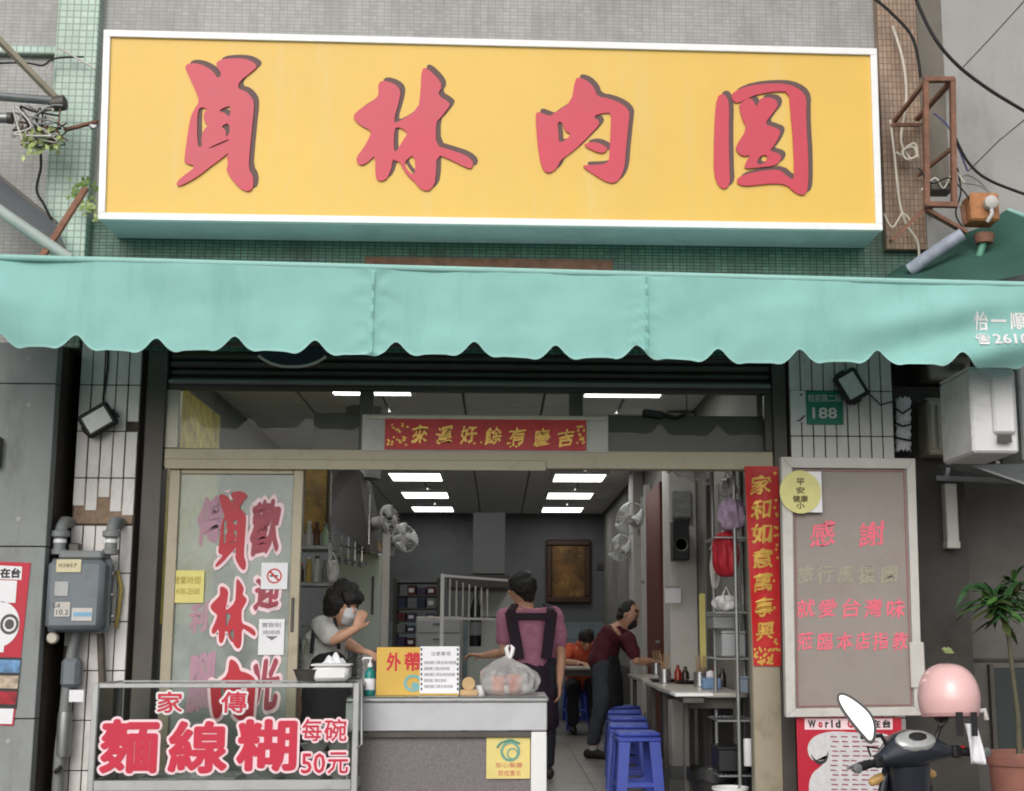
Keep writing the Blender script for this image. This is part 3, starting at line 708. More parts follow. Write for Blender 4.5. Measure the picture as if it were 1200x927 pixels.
for ch, r in (('歡', (293, 584, 329, 652)), ('迎', (297, 672, 328, 716)), ('光', (290, 770, 328, 838))):
    b = MB(); put_px(b, ch, *r, yl + .0015, .045, .05); o = b.build('faded_character', m_doorred2, dr)
    b = MB(); put_px(b, ch, r[0] - 4, r[1] - 5, r[2] + 4, r[3] + 5, yl + .0035, .085, .05); b.build('character_outline', m_pink_l, o)
for ch, r in (('傳', (231, 580, 262, 640)), ('利', (222, 704, 244, 742)), ('腳', (218, 762, 252, 836))):
    b = MB(); put_px(b, ch, *r, yl + .0055, .045, .05); b.build('reflected_character', m_doorrefl, dr)  # faint lettering drawn in for reflections in the glass
def card(b, r, Y): x0, x1, z0, z1 = box4(*r, Y); return b.box(x0, x1, Y - .0012, Y, z0, z1)
s_ = card(MB(), (199, 668, 239, 706), yl - .003).build('yellow_sticker', m_yellowp, dr)
b = MB(); put_px(b, '營業時間', 203, 675, 235, 684, yl - .0055); put_px(b, '14:00-20:00', 204, 689, 234, 696, yl - .0055); b.build('lettering', mat('ochre_ink', lin(170, 140, 40), .6), s_)
s_ = card(MB(), (306, 659, 337, 690), yl - .003).build('no_smoking_sticker', m_paper, dr)
c = W(321.5, 674.5, yl - .0055)
b = MB(); ring = [(.043 * math.cos(2 * math.pi * k / 28), .043 * math.sin(2 * math.pi * k / 28)) for k in range(28)]
b.prism([ring, [(q[0] * .8, q[1] * .8) for q in ring]], lambda x, y, d: c + Vector((x, 0, y)), 0)
b.add([c + Vector(q) for q in ((-.03, -.0008, .022), (-.022, -.0008, .03), (.03, -.0008, -.022), (.022, -.0008, -.03))], [(0, 1, 2, 3)]); b.build('red_ring', m_red, s_)
MB().add([c + Vector((-.026, .0006, -.004)), c + Vector((.02, .0006, -.004)), c + Vector((.02, .0006, .005)), c + Vector((-.026, .0006, .005))], [(0, 1, 2, 3)]).build('cigarette', m_ink, s_)
s_ = card(MB(), (303, 725, 333, 767), yl - .003).build('notice_sticker', m_paper, dr)
b = MB(); put_px(b, '實聯制', 307, 729, 329, 735, yl - .0055); put_px(b, '請掃碼', 308, 738, 328, 743, yl - .0055); put_px(b, '▼', 311, 745, 326, 750, yl - .0055); b.build('lettering', m_inkgrey, s_)
card(MB(), (306, 540, 330, 549), yl - .03).build('red_sticker', m_redpaper, dr)
MB().box(xs1 + .012, xs1 + .03, Yd - .028, Yd - .02, W(346, 740, Yd).z, W(346, 700, Yd).z, .003).build('pull_handle', m_dark, dr)

# ================================================================ things on the columns
def floodlight(label, c, px_rot, tilt):
    t = thing('floodlight', label, 'floodlight', (0, 0, 0), 'floodlights on the tiled columns')
    MB().cbox((0, 0, 0), (.19, .05, .15), .014).build('housing', m_black, t)
    MB().box(-.085, .085, -.034, -.026, -.065, -.052, .003).box(-.085, .085, -.034, -.026, .052, .065, .003).box(-.085, -.072, -.034, -.026, -.052, .052, .003).box(.072, .085, -.034, -.026, -.052, .052, .003).build('bezel', m_black, t)
    MB().box(-.07, .07, -.029, -.0262, -.05, .05).build('lens', mat('lens_glass', lin(226, 228, 226), .3, var=.1, scale=30), t)
    for k in range(5): MB().box(-.07 + k * .033, -.062 + k * .033, .0255, .05, -.06, .06, .002).build('cooling_fin', m_black, t)
    MB().bar((-.1, .0, 0), (-.1, .06, -.02), .012, .03).bar((.1, .0, 0), (.1, .06, -.02), .012, .03).bar((-.1, .064, -.02), (.1, .064, -.02), .03, .008).build('bracket', m_black, t)
    place(t, c, None); t.rotation_euler = Euler((tilt, px_rot, 0)); return t
ca = W(115, 492, -.14); cb = W(997, 452, -.14)
f1 = floodlight('small black floodlight above the gas meter', ca, R(-32), R(4))
f2 = floodlight('small black floodlight beside the green number plate', cb, R(60), R(4))
t = thing('lamp_cable', 'black cable hanging from the floodlight above the gas meter', 'cable', W(123, 450, -.08))
MB().tube([W(122, 478, -.1), W(121, 465, -.075), W(124, 448, -.07), W(126, 430, -.07), W(127, 405, -.07)], .006, 6).build('strand', m_rubber, t, 50)
t = thing('lamp_cable', 'thin black cable trailing from the floodlight by the number plate', 'cable', W(1020, 468, -.08))
MB().tube([W(1003, 462, -.1), W(1012, 456, -.07), W(1022, 464, -.07), W(1032, 474, -.07), W(1046, 470, -.07)], .004, 6).build('strand', m_rubber, t, 50)
# number plate
x0, x1, z0, z1 = box4(945, 458, 988, 497, -.07)
t = thing('number_plate', 'green enamel house number plate reading 188', 'number plate', ((x0 + x1) / 2, -.07, z0))
MB().box(x0, x1, -.072, -.063, z0, z1, .003).build('plate', m_green_l, t)
b = MB(); put_px(b, '188', 952, 477, 981, 490, -.0745, .02); put_px(b, '館前路二段', 947, 461.5, 986, 470.5, -.0745, .0); b.build('lettering', m_white_l, t)
x0, x1, z0, z1 = box4(927, 457, 944.5, 494, -.07)
t = thing('old_paper_label', 'torn white paper label beside the green number plate', 'label', ((x0 + x1) / 2, -.07, z0))
MB().box(x0, x1, -.067, -.0635, z0, z1).build('paper', m_paper, t)
MB().add([W(932, 493, -.069), W(938, 493, -.069), W(944, 487, -.069), W(943, 485.5, -.069), W(937, 491, -.069)], [(0, 1, 2, 3, 4)]).add([W(937, 463, -.069), W(940, 463, -.069), W(940, 461, -.069), W(937, 461, -.069)], [(0, 1, 2, 3)]).build('ink_mark', m_ink, t)
# gas meter
g = thing('gas_meter', 'grey box gas meter with pipe elbows on the tiled column', 'gas meter', W(95, 740, -.2))
x0, x1, z0, z1 = box4(53, 655, 120, 738, -.33)
MB().box(x0, x1, -.33, -.1, z0, z1, .028).build('case', m_meter, g, 40)
MB().box(x0 - .012, x1 + .012, -.225, -.205, z0 - .012, z1 + .012, .008).build('case_flange', m_meter, g)
MB().box(x0 + .05, x1 - .02, -.31, -.12, z1 + .002, z1 + .05, .012).build('index_head', m_grey, g)
q = MB(); card(q, (66, 655, 95, 670), -.335).build('index_window', mat('index_cream', lin(214, 204, 166), .4), g)
q = MB(); put_px(q, '02857', 69, 660, 90, 664, -.3375); q.build('lettering', m_ink, g)
for r in ((64, 681, 80, 698), (64, 705, 82, 722), (84, 712, 108, 727)):
    q = MB(); card(q, r, -.334).build('plate', m_galv if r[1] < 700 else m_offwhite, g)
q = MB(); put_px(q, 'G4', 62, 706, 70, 712, -.3365); put_px(q, '10.2', 66, 714, 80, 720, -.3365); q.build('lettering', m_ink, g)
q = MB(); card(q, (86, 717, 107, 722), -.3355).build('blue_band', mat('pale_blue', lin(120, 170, 200), .5), g)
for qx in (66, 126):
    p = W(qx + 4, 640, -.22); zt = W(qx, 618, -.22).z; zb_ = z1 + .03
    MB().lathe([(.03, zb_ - p.z), (.045, zb_ - p.z + .004), (.045, zb_ - p.z + .03), (.034, zb_ - p.z + .034), (.034, .05), (.05, .055), (.05, .085), (.03, .092)], (p.x, -.22, p.z), 14).build('pipe_union', m_grey, g, 40)
    MB().tube([(p.x, -.22, zt - .03), (p.x, -.21, zt + .0), (p.x, -.17, zt + .035), (p.x, -.1, zt + .04), (p.x, -.05, zt + .04)], .034, 12).build('elbow', m_grey, g, 50)
    MB().lathe([(.036, .0), (.036, .02)], (p.x, -.22, p.z + .02), 14).build('tape', m_paper, g)
p = W(88, 640, -.18); MB().box(p.x - .035, p.x + .03, -.2, -.15, p.z - .06, p.z + .02, .008).build('bracket', m_dark, g)
for k in range(3):
    p = W(131, 672 + 25 * k, -.2); MB().lathe([(.012, 0), (.012, .012), (.004, .014)], p, 8, (0, R(90), 0)).build('bolt', m_galv, g)
p = W(62, 747, -.24); MB().lathe([(.03, -.02), (.034, -.012), (.034, .012), (.026, .02)], p, 16, (R(90), 0, 0)).build('dial_gauge', m_alu, g, 40)
pb = W(85, 760, -.15)
MB().tube([(pb.x + .02, -.15, z0 + .01), (pb.x, -.15, pb.z), W(80, 790, -.15), W(76, 830, -.15), W(70, 880, -.15), W(66, 940, -.15)], .03, 12).build('riser_pipe', m_grey, g, 50)
p = W(84, 790, -.15); MB().box(p.x - .05, p.x + .05, -.2, -.1, p.z - .07, p.z + .09, .02).build('regulator', m_meter, g)
q = MB(); card(q, (81, 808, 98, 822), -.205).build('tag', m_paper, g)
p = W(75, 860, -.15); MB().lathe([(.036, -.12), (.04, -.1), (.04, .1), (.036, .12)], p, 14).build('coupling', m_galv, g, 40)
MB().tube([W(72, 898, -.2), W(64, 905, -.2)], .012, 8).build('valve_lever', m_rubber, g)
MB().tube([W(118, 742, -.12), W(120, 800, -.12), W(116, 940, -.12)], .022, 10).build('side_pipe', mat('old_pipe', lin(92, 84, 76), .7, .2, var=.3, scale=20), g, 50)
t = thing('gas_hose', 'thin yellow gas hose beside the gas meter', 'hose', W(139, 735, -.1))
MB().tube([W(138, 668, -.1), W(142, 690, -.1), W(139, 715, -.1), W(136, 735, -.09)], .012, 8).build('hose', mat('yellow_hose', lin(168, 150, 84), .6, var=.2), t, 50)

# ================================================================ posters
m_poster = mat('poster_red', lin(186, 26, 52), .45, var=.05)
m_psilver = mat('poster_silver', lin(206, 204, 206), .5, var=.12, scale=30)
def poly(b, pts, Y): return b.add([W(x, y, Y) for x, y in pts], [tuple(range(len(pts)))])
t = thing('gym_poster', 'red gym poster with photo strips on the concrete pier, cut by the picture edge', 'poster', W(0, 850, -.31), 'red gym posters')
Yp = -.304
poly(MB(), [(-70, 655), (36, 659), (16, 850), (-88, 846)], Yp).build('sheet', m_poster, t, solid=.002)
b = MB(); put_px(b, '在台', 0, 665, 24, 677, Yp - .004, .05); b.build('lettering', m_ink, t)
poly(MB(), [(-4, 662), (26, 663.5), (25, 679), (-5, 678)], Yp - .0025).build('title_band', m_paper, t)
poly(MB(), [(-40, 678), (20, 680), (18, 706), (-42, 704)], Yp - .003).build('text_panel', m_paper, t)
c = W(2, 731, Yp - .003); ov = [(.115 * math.cos(a), .125 * math.sin(a)) for a in [2 * math.pi * k / 32 for k in range(32)]]
MB().prism([ov], lambda x, y, d: c + Vector((x - .02, 0, y)), 0).build('white_disc', m_paper, t)
c = W(11, 731, Yp - .005); rg = [(.05 * math.cos(a), .055 * math.sin(a)) for a in [2 * math.pi * k / 32 for k in range(32)]]
MB().prism([rg, [(q[0] * .72, q[1] * .72) for q in rg]], lambda x, y, d: c + Vector((x, 0, y)), 0).prism([[(q[0] * .5, q[1] * .5) for q in rg]], lambda x, y, d: c + Vector((x, 0, y)), 0).build('weight_plate', mat('print_brown_grey', lin(84, 78, 74), .5), t)
poly(MB(), [(-40, 745), (6, 746), (4, 764), (-42, 763)], Yp - .004).build('text_panel', m_paper, t)
for k, cc in enumerate((lin(96, 138, 180), lin(176, 160, 140), lin(150, 20, 40))):
    y0 = 773 + k * 18.5; poly(MB(), [(-80, y0 - 2), (24 - k * 2, y0), (22.5 - k * 2, y0 + 15), (-82, y0 + 13)], Yp - .003).build('photo_strip', mat('photo_print', cc, .5, var=.5, scale=25), t)
poly(MB(), [(-80, 768), (25, 770), (19, 830), (-88, 828)], Yp - .0022).build('black_band', m_ink, t)
poly(MB(), [(-60, 829), (16, 830), (14, 848), (-62, 847)], Yp - .003).build('text_panel', m_paper, t)
# notice board
Yb = -.36
bo = thing('notice_board', 'white-framed taupe notice board with faded pink lettering', 'notice board', W(1000, 838, Yb))
O = [(915, 535), (1072, 537), (1081, 838), (921, 840)]; I = [(928, 548), (1062, 549), (1071, 828), (932, 830)]
for k in range(4):
    f4 = [W(*O[k], Yb), W(*O[(k + 1) % 4], Yb), W(*I[(k + 1) % 4], Yb), W(*I[k], Yb)]
    hexa(MB(), f4, Yb - .012, Yb + .05).build('frame_bar', m_offwhite, bo, bev=.004)
hexa(MB(), [W(*q, Yb) for q in [(927, 547), (1063, 548), (1072, 829), (931, 831)]], Yb + .012, Yb + .05).build('panel', m_taupe, bo)
I2 = [(931, 551), (1059, 552), (1068, 825), (935, 827)]
q = MB()
for k in range(4): q.bar(W(*I2[k], Yb + .008), W(*I2[(k + 1) % 4], Yb + .008), .008, .004)
q.build('inner_line', mat('faded_red_line', lin(160, 104, 106), .6), bo)
def bl(t, y0, y1, xs, w, m=m_pinkled, name='character', bold=.014):
    for ch, x in zip(t, xs):
        b = MB(); put_px(b, ch, x - w / 2, y0, x + w / 2, y1, Yb + .009, bold, .05); b.build(name, m, bo)
bl('感謝', 609, 641, (964, 1022), 31); bl('旅行應援團', 662, 684, (944, 967, 991, 1016, 1042), 20, m_faintp, 'faded_character', .02)
bl('就愛台灣味', 701, 724, (944.5, 970, 998, 1023, 1050), 22); bl('蒞臨本店指教', 740, 762, (944, 967, 990, 1011, 1032, 1055), 19)
MB().box(W(1066, 780, Yb).x, W(1083, 780, Yb).x, Yb - .02, Yb + .0, W(1074, 806, Yb).z, W(1074, 752, Yb).z, .006).build('clamp', m_offwhite, bo)
t = thing('yellow_fan_card', 'round yellow card with black writing pinned on the notice board', 'card', W(938, 600, Yb - .03))
q = MB(); card(q, (932, 552, 963, 600), Yb - .022).build('backing_paper', m_paper, t)
c = W(938, 576, Yb - .028); rr = [(.118 * math.cos(a), .122 * math.sin(a)) for a in [2 * math.pi * k / 40 for k in range(40)]]
MB().prism([rr], lambda x, y, d: c + Vector((x, d, y)), .003).build('disc', mat('pale_yellow_card', lin(214, 208, 140), .6, var=.08, scale=10), t)
q = MB()
for s_, y0 in (('平', 560), ('安', 570), ('健康', 580), ('小', 588)): put_px(q, s_, 933 - (4 if len(s_) > 1 else 0), y0, 943 + (4 if len(s_) > 1 else 0), y0 + 8, Yb - .0305, .02)
q.build('lettering', mat('olive_ink', lin(84, 80, 40), .6), t)
# poster below the board
Yq = -.33
t = thing('gym_poster', 'red gym poster with a big silver numeral under the notice board', 'poster', W(995, 930, Yq), 'red gym posters')
poly(MB(), [(933, 840), (1056, 840), (1064, 1010), (938, 1010)], Yq).build('sheet', m_poster, t, solid=.003)
for s_, a, b_, m in (('W', 947, 956, m_ink), ('o', 959, 964, m_poster), ('r', 967, 971, m_ink), ('l', 974, 976, m_ink), ('d', 979, 985, m_ink), ('G', 993, 1000, m_poster), ('y', 1002, 1008, m_ink), ('m', 1011, 1020, m_poster), ('在', 1022, 1032, m_ink), ('台', 1034, 1044, m_ink)):
    q = MB(); put_px(q, s_, a, 843 if s_ in 'WGld在台' else 845.5, b_, 852.5 if s_ != 'y' else 855, Yq - .006, .05); q.build('letter', m, t)
poly(MB(), [(943, 841.5), (1046, 841.5), (1046, 854.5), (943, 854.5)], Yq - .003).build('title_band', m_pink_l, t)
two = chaikin([(946, 872), (955, 861), (975, 856), (1000, 858), (1030, 858), (1046, 862), (1046, 900), (1044, 940), (948, 940), (948, 908), (966, 895), (972, 880), (968, 892), (955, 893), (947, 885)], 2)
poly(MB(), two, Yq - .0035).build('big_numeral', m_psilver, t)
q = MB(); poly(q, chaikin([(948, 880), (957, 892), (968, 890), (971, 876), (970, 893), (957, 897)], 2), Yq - .005); q.build('numeral_shade', m_ink, t)
q = MB(); rnd = random.Random(3)
for k in range(14):
    y = 862 + k * 5.6
    for j in range(6):
        x = 974 + j * 12 + rnd.uniform(-2, 2); poly(q, [(x, y), (x + rnd.uniform(5, 10), y + .3), (x + 8, y + 1.8), (x, y + 1.6)], Yq - .0052)
q.build('small_print', mat('print_dull_red', lin(150, 80, 92), .6), t)['kind'] = 'stuff'

# ================================================================ counter and what stands on it
Yk = -.62
ct = thing('serving_counter', 'stainless serving counter with white apron and speckled stone panel', 'counter', (0, Yk, -.2))
xk0, xk1 = W(405, 840, Yk).x, W(641, 840, Yk).x
zk = W(540, 816, Yk).z
m_gran = mat('speckled_stone', lin(116, 110, 111), .5, var=.35, scale=90, dirt=(lin(84, 80, 80), .6, 60))
MB().box(xk0, xk1 + .01, Yk - .012, -.06, zk - .028, zk, .008).build('worktop', m_steel, ct)
MB().box(xk0, xk1, Yk, Yk + .02, W(540, 856, Yk).z, zk - .03, .004).build('apron', mat('white_enamel', (.5, .51, .53), .35, var=.08, dirt=((.35, .35, .36), .3, 5)), ct)
MB().box(xk0, xk1, Yk + .004, Yk + .03, W(540, 864, Yk).z, W(540, 857, Yk).z, .003).build('rail', m_dark, ct)
MB().box(xk0 + .02, W(622, 890, Yk).x, Yk + .03, Yk + .05, -.15, W(540, 865, Yk).z).build('stone_panel', m_gran, ct)
xl = W(622, 890, Yk).x
for (a, b_, y0) in ((xl, xk1, Yk + .002), (xl + .02, xk1 - .01, -.12), (xk0, xk0 + .07, Yk + .06), (xk0, xk0 + .07, -.12)):
    MB().box(a + .001, b_ - .001, y0, y0 + .06, -.198, W(540, 857, Yk).z - .001, .004).build('leg', m_white, ct)
MB().box(xk1 - .018, xk1 - .002, Yk + .07, -.13, .1, W(540, 857, Yk).z, .003).build('end_panel', m_alu, ct)
# yellow poster on the panel
Yx = Yk + .0275
pg = thing('counter_flyer', 'small yellow flyer with a green round emblem on the counter front', 'flyer', W(595, 912, Yx))
q = MB(); card(q, (570, 857, 621, 912), Yx - .008).build('sheet', mat('flyer_yellow', lin(226, 208, 130), .55, var=.08, scale=8, dirt=(lin(226, 166, 130), .5, 6)), pg)
c = W(598, 880, Yx - .0115)
q = MB()
for rr_, dx, dz in ((.052, 0, .0), (.03, .012, -.012)):
    ring = [(rr_ * math.cos(a), rr_ * math.sin(a)) for a in [2 * math.pi * k / 24 for k in range(24)]]
    q.prism([ring, [(p[0] * .74, p[1] * .74) for p in ring]], lambda x, y, d: c + Vector((x + dx, -.0002 * rr_, y + dz)), 0)
q.tube([c + Vector((-.07, 0, .02)), c + Vector((-.05, 0, .045)), c + Vector((0, 0, .06)), c + Vector((.05, 0, .04))], .006, 4)
q.build('emblem', mat('emblem_green', lin(110, 160, 140), .6), pg)
q = MB(); put_px(q, '安心餐廳', 581, 893, 612, 899, Yx - .0115); put_px(q, '防疫實名', 584, 902, 610, 909, Yx - .0115); q.build('lettering', mat('flyer_red', lin(206, 120, 104), .6), pg)
# takeaway board
Yt = -.48
t = thing('takeaway_sign', 'yellow board with red takeaway characters standing on the counter', 'sign', W(485, 814, Yt))
x0, x1, z0, z1 = box4(441, 758, 538, 813, Yt); z0 = zk + .001
MB().box(x0, x1, Yt, Yt + .012, z0, z1, .003).build('board', m_yellow, t)
for ch, r in (('外', (453, 764, 470, 786)), ('帶', (474, 764, 494, 786))):
    q = MB(); put_px(q, ch, *r, Yt - .002, .035); q.build('character', m_red, t)
q = MB(); card(q, (492, 757, 538, 812), Yt - .002).build('paper_notice', m_paper, t)
q = MB(); put_px(q, '注意事項', 505, 763, 528, 768, Yt - .0045); 
for k, w_ in enumerate((38, 30, 36, 26, 34)): put_px(q, '請配戴口罩並保持距離'[:4 + w_ // 6], 497, 774 + k * 7, 497 + w_, 778 + k * 7, Yt - .0045)
q.build('lettering', m_inkgrey, t)
q = MB()
for k in range(9):
    for xx in (493, 535.5): q.sheet(*[*box4(xx, 759 + k * 5.8, xx + 1.8, 762 + k * 5.8, Yt)][:2], *box4(xx, 759 + k * 5.8, xx + 1.8, 762 + k * 5.8, Yt)[2:], Yt - .0045)
q.build('dashed_border', m_ink, t)['kind'] = 'stuff'
c = W(484, 800, Yt - .003); ring = [(.05 * math.cos(a), .045 * math.sin(a)) for a in [2 * math.pi * k / 28 for k in range(28)]]
MB().prism([ring, [(p[0] * .7, p[1] * .68) for p in ring]], lambda x, y, d: c + Vector((x, 0, y)), 0).prism([[(p[0] * .4 + .01, p[1] * .35 - .012) for p in ring]], lambda x, y, d: c + Vector((x, 0, y)), 0).build('emblem', mat('emblem_teal', lin(120, 180, 180), .6), t)
MB().bar((x0 + .1, Yt + .014, z1 - .08), (x0 + .1, Yt + .14, z0 + .004), .02, .006).bar((x1 - .1, Yt + .014, z1 - .08), (x1 - .1, Yt + .14, z0 + .004), .02, .006).build('prop', m_dark, t)
# green bottle
p = W(433, 812, -.45); p.z = zk
t = thing('sanitiser_bottle', 'teal sanitiser bottle with pump beside the takeaway sign', 'bottle', p)
MB().lathe([(.026, 0), (.03, .004), (.03, .11), (.024, .13), (.012, .14), (.012, .15)], p, 18).build('bottle_body', mat('teal_plastic', lin(28, 128, 122), .3, var=.1), t, 40)
MB().lathe([(.014, .15), (.014, .17), (.005, .172), (.005, .195)], p, 12).tube([p + Vector((.01, 0, .197)), p + Vector((-.035, -.005, .197)), p + Vector((-.04, -.005, .188))], .006, 8).build('pump', m_white, t, 40)
MB().lathe([(.0308, .03), (.0308, .09)], p, 18, cap=False).build('label_band', m_paper, t, 40)
# wooden till roll holder
p = W(549, 812, -.45); p.z = zk
t = thing('tape_dispenser', 'small wooden tape dispenser on the counter between sign and bag', 'dispenser', p)
m_wood = mat('light_wood', lin(188, 156, 112), .6, var=.2, scale=20, stretch=(1, 8, 8))
MB().box(p.x - .045, p.x + .05, p.y - .03, p.y + .03, p.z, p.z + .03, .004).build('base_block', m_wood, t)
MB().lathe([(.016, -.02), (.035, -.02), (.035, .02), (.016, .02)], p + Vector((0, 0, .062)), 20, (R(90), 0, 0)).build('roll', m_wood, t, 40)
MB().lathe([(.026, 0), (.03, .05), (.0, .05)], p + Vector((.062, .05, 0)), 16).build('paper_cup', m_paper, t, 40)
# plastic bag with takeaway
p = W(597, 811, -.42); p.z = zk
t = thing('takeaway_bag', 'tied translucent plastic bag of takeaway food on the counter', 'bag', p)
m_bag = glass_mat('bag_plastic', (.86, .87, .87), 1.4, .25, film=(.86, .86, .86), film_amt=.5)
def bagp(u, v):
    a = 2 * math.pi * u; prof = [(0, .10), (.12, .138), (.35, .15), (.6, .135), (.8, .085), (.92, .03), (1, .012)]
    for k in range(len(prof) - 1):
        if prof[k][0] <= v <= prof[k + 1][0]: f = (v - prof[k][0]) / (prof[k + 1][0] - prof[k][0]); r = prof[k][1] * (1 - f) + prof[k + 1][1] * f; break
    r *= 1 + (.07 * math.sin(a * 7 + 4 * v) + .05 * math.sin(a * 13 - 9 * v) + .03 * math.sin(a * 23 + 5)) * (.25 + v)
    return p + Vector((1.08 * r * math.cos(a), .75 * r * math.sin(a), .004 + .2 * v - .015 * math.cos(a + .6) * v))
MB().grid(bagp, 72, 22).build('bag_skin', m_bag, t, 35)
for s_ in (-1, 1):
    MB().tube([p + Vector((0, 0, .19)), p + Vector((.012 * s_, 0, .22)), p + Vector((.018 * s_, 0, .25)), p + Vector((.008 * s_, 0, .262))], [.008, .012, .012, .006], 8, round_=True).build('tied_handle', m_white, t, 60)
for k, (dx, dy, h, cc) in enumerate(((-.06, .01, .1, lin(206, 130, 92)), (.03, -.02, .11, lin(190, 96, 60)), (.085, .02, .06, lin(220, 220, 215)), (-.01, .03, .05, lin(226, 226, 222)))):
    MB().lathe([(.03, .008), (.045, h * .9), (.047, h), (.0, h)], p + Vector((dx, dy, 0)), 18).build('food_bowl', mat('bowl_contents', cc, .4, var=.25, scale=30), t, 40)

# ================================================================ glass display case with noodle lettering
Yv = -.8
dc = thing('display_case', 'aluminium framed glass display case with red noodle price lettering', 'display case', W(260, 930, Yv))
x0, x1 = W(105, 860, Yv).x, W(420, 860, Yv).x; zt, zb_ = W(260, 800, Yv).z, W(260, 914, Yv).z
yb2 = -.32; wv = .032
for xx in (x0, x1 - wv):
    for yy in (Yv, yb2 - wv): MB().box(xx, xx + wv, yy, yy + wv, -.198, zt, .004).build('upright', m_aluc, dc)
for z0, z1 in ((zt - .024, zt - .001), (zb_ - .05, zb_)):
    for yy in (Yv, yb2 - wv): MB().box(x0 + wv + .001, x1 - wv - .001, yy + .002, yy + wv - .002, z0, z1, .003).build('rail', m_aluc, dc)
    for xx in (x0, x1 - wv): MB().box(xx + .002, xx + wv - .002, Yv + wv + .001, yb2 - wv - .001, z0, z1, .003).build('side_rail', m_aluc, dc)
MB().box(x0 + wv, x1 - wv, Yv + .014, Yv + .018, zb_ + .001, zt - .025).build('front_pane', m_glass, dc)
for xx in (x0 + .014, x1 - .018): MB().box(xx, xx + .004, Yv + wv, yb2 - wv, zb_ + .001, zt - .025).build('side_pane', m_glass, dc)
MB().box(x0 + wv, x1 - wv, Yv + wv, yb2 - wv, zt - .012, zt - .006).build('top_pane', m_glass, dc)
MB().box(x0 + .01, x1 - .01, Yv + .01, yb2 - .01, zb_ - .048, zb_ - .036).build('shelf', m_steel, dc)
MB().box(x0 + .02, x1 - .02, Yv + .012, Yv + .02, -.15, zb_ - .052).build('lower_panel', m_steel, dc)
yy = Yv + .008
def ltr(ch, r, m, mo, bold, ob, grow_px=4):
    q = MB(); put_px(q, ch, *r, yy, bold); o = q.build('character', m, dc)
    if mo:
        q = MB(); put_px(q, ch, r[0] - grow_px, r[1] - grow_px, r[2] + grow_px, r[3] + grow_px, yy + .003, ob); q.build('character_outline', mo, o)
m_caser = mat('case_letter_red', lin(198, 36, 66), .45, var=.05)
for ch, r in (('麵', (117, 842, 186, 906)), ('線', (197, 844, 267, 906)), ('糊', (277, 842, 348, 904))): ltr(ch, r, m_caser, m_pink_l, .034, .075, 3)
for ch, r in (('家', (184, 810, 214, 835)), ('傳', (259, 810, 289, 835))): ltr(ch, r, m_caser, m_white_l, .02, .07, 2.5)
for ch, r in (('每', (354, 842, 377, 868)), ('碗', (380, 842, 406, 868)), ('50', (353, 882, 381, 906)), ('元', (384, 881, 408, 906))): ltr(ch, r, m_caser, m_pink_l, .012, .085, 2.5)
MB().tube([W(424, 795, Yv), W(424, 872, Yv), W(419, 876, Yv - .02)], .008, 8).build('hook_rod', m_galv, dc, 50)
# stacked bowls and food boxes inside the case
m_bowl = mat('white_melamine', (.72, .72, .72), .3, var=.05)
def bowl_stack(px, Y, n, r, label, s0=.022, zbase=None):
    p = W(px, 900, Y); p.z = zb_ - .034 if zbase is None else zbase
    for k in range(n):
        t = thing('bowl', label % ('lowest', 'second', 'third', 'fourth', 'fifth', 'topmost')[k if k < n - 1 else 5], 'bowl', p + Vector((0, 0, k * s0)), 'white bowls in the display case')
        c0 = p + Vector((random.uniform(-.003, .003), random.uniform(-.003, .003), k * s0))
        MB().lathe([(.4 * r, 0), (.42 * r, .008), (.75 * r, .03), (r, .06), (r * 1.02, .062), (r * .95, .06), (.7 * r, .034), (.38 * r, .012), (0, .012)], c0, 22).build('bowl_body', m_bowl, t, 50)
bowl_stack(368, -.56, 6, .075, 'white bowl, %s of the stack behind the price lettering', .045)
bowl_stack(398, -.5, 6, .07, 'white bowl, %s of the stack by the hook rod', .042)
bowl_stack(318, -.5, 2, .085, 'wide white bowl, %s of the pair in the case middle')
p = W(235, 905, -.55); p.z = zb_ - .034
t = thing('steel_tray', 'shallow steel tray lying inside the display case', 'tray', p)
MB().box(p.x - .28, p.x + .2, p.y - .13, p.y + .13, p.z, p.z + .004).build('tray_base', m_steel, t)
for a in ((p.x - .28, p.x + .2, p.y - .134, p.y - .13), (p.x - .28, p.x + .2, p.y + .13, p.y + .134), (p.x - .284, p.x - .28, p.y - .134, p.y + .134), (p.x + .2, p.x + .204, p.y - .134, p.y + .134)):
    MB().box(*a, p.z, p.z + .035).build('tray_side', m_steel, t)
# white tub on the case
p = W(390, 800, -.5); p.z = zt
t = thing('plastic_tub', 'white plastic tub with crumpled bag on top of the display case', 'tub', p)
MB().box(p.x - .1, p.x + .09, p.y - .09, p.y + .09, p.z, p.z + .085, .02).build('tub_body', m_white, t, 40)
MB().box(p.x - .108, p.x + .098, p.y - .098, p.y + .098, p.z + .078, p.z + .09, .005).build('rim', m_white, t, 40)
MB().grid(lambda u, v: p + Vector((-.06 + .13 * u, -.07 + .14 * v, .092 + .045 * math.sin(3.14 * u) * math.sin(3.14 * v) * (1 + .4 * math.sin(17 * u + 9 * v)))), 16, 16).build('crumpled_bag', m_paper, t, 50)
p = W(362, 800, -.52); p.z = zt
t = thing('dark_basin', 'dark metal basin beside the white tub on the case', 'basin', p)
MB().lathe([(.06, 0), (.085, .06), (.09, .062), (.08, .055), (.055, .008), (0, .008)], p, 22).build('basin_body', m_dark, t, 40)

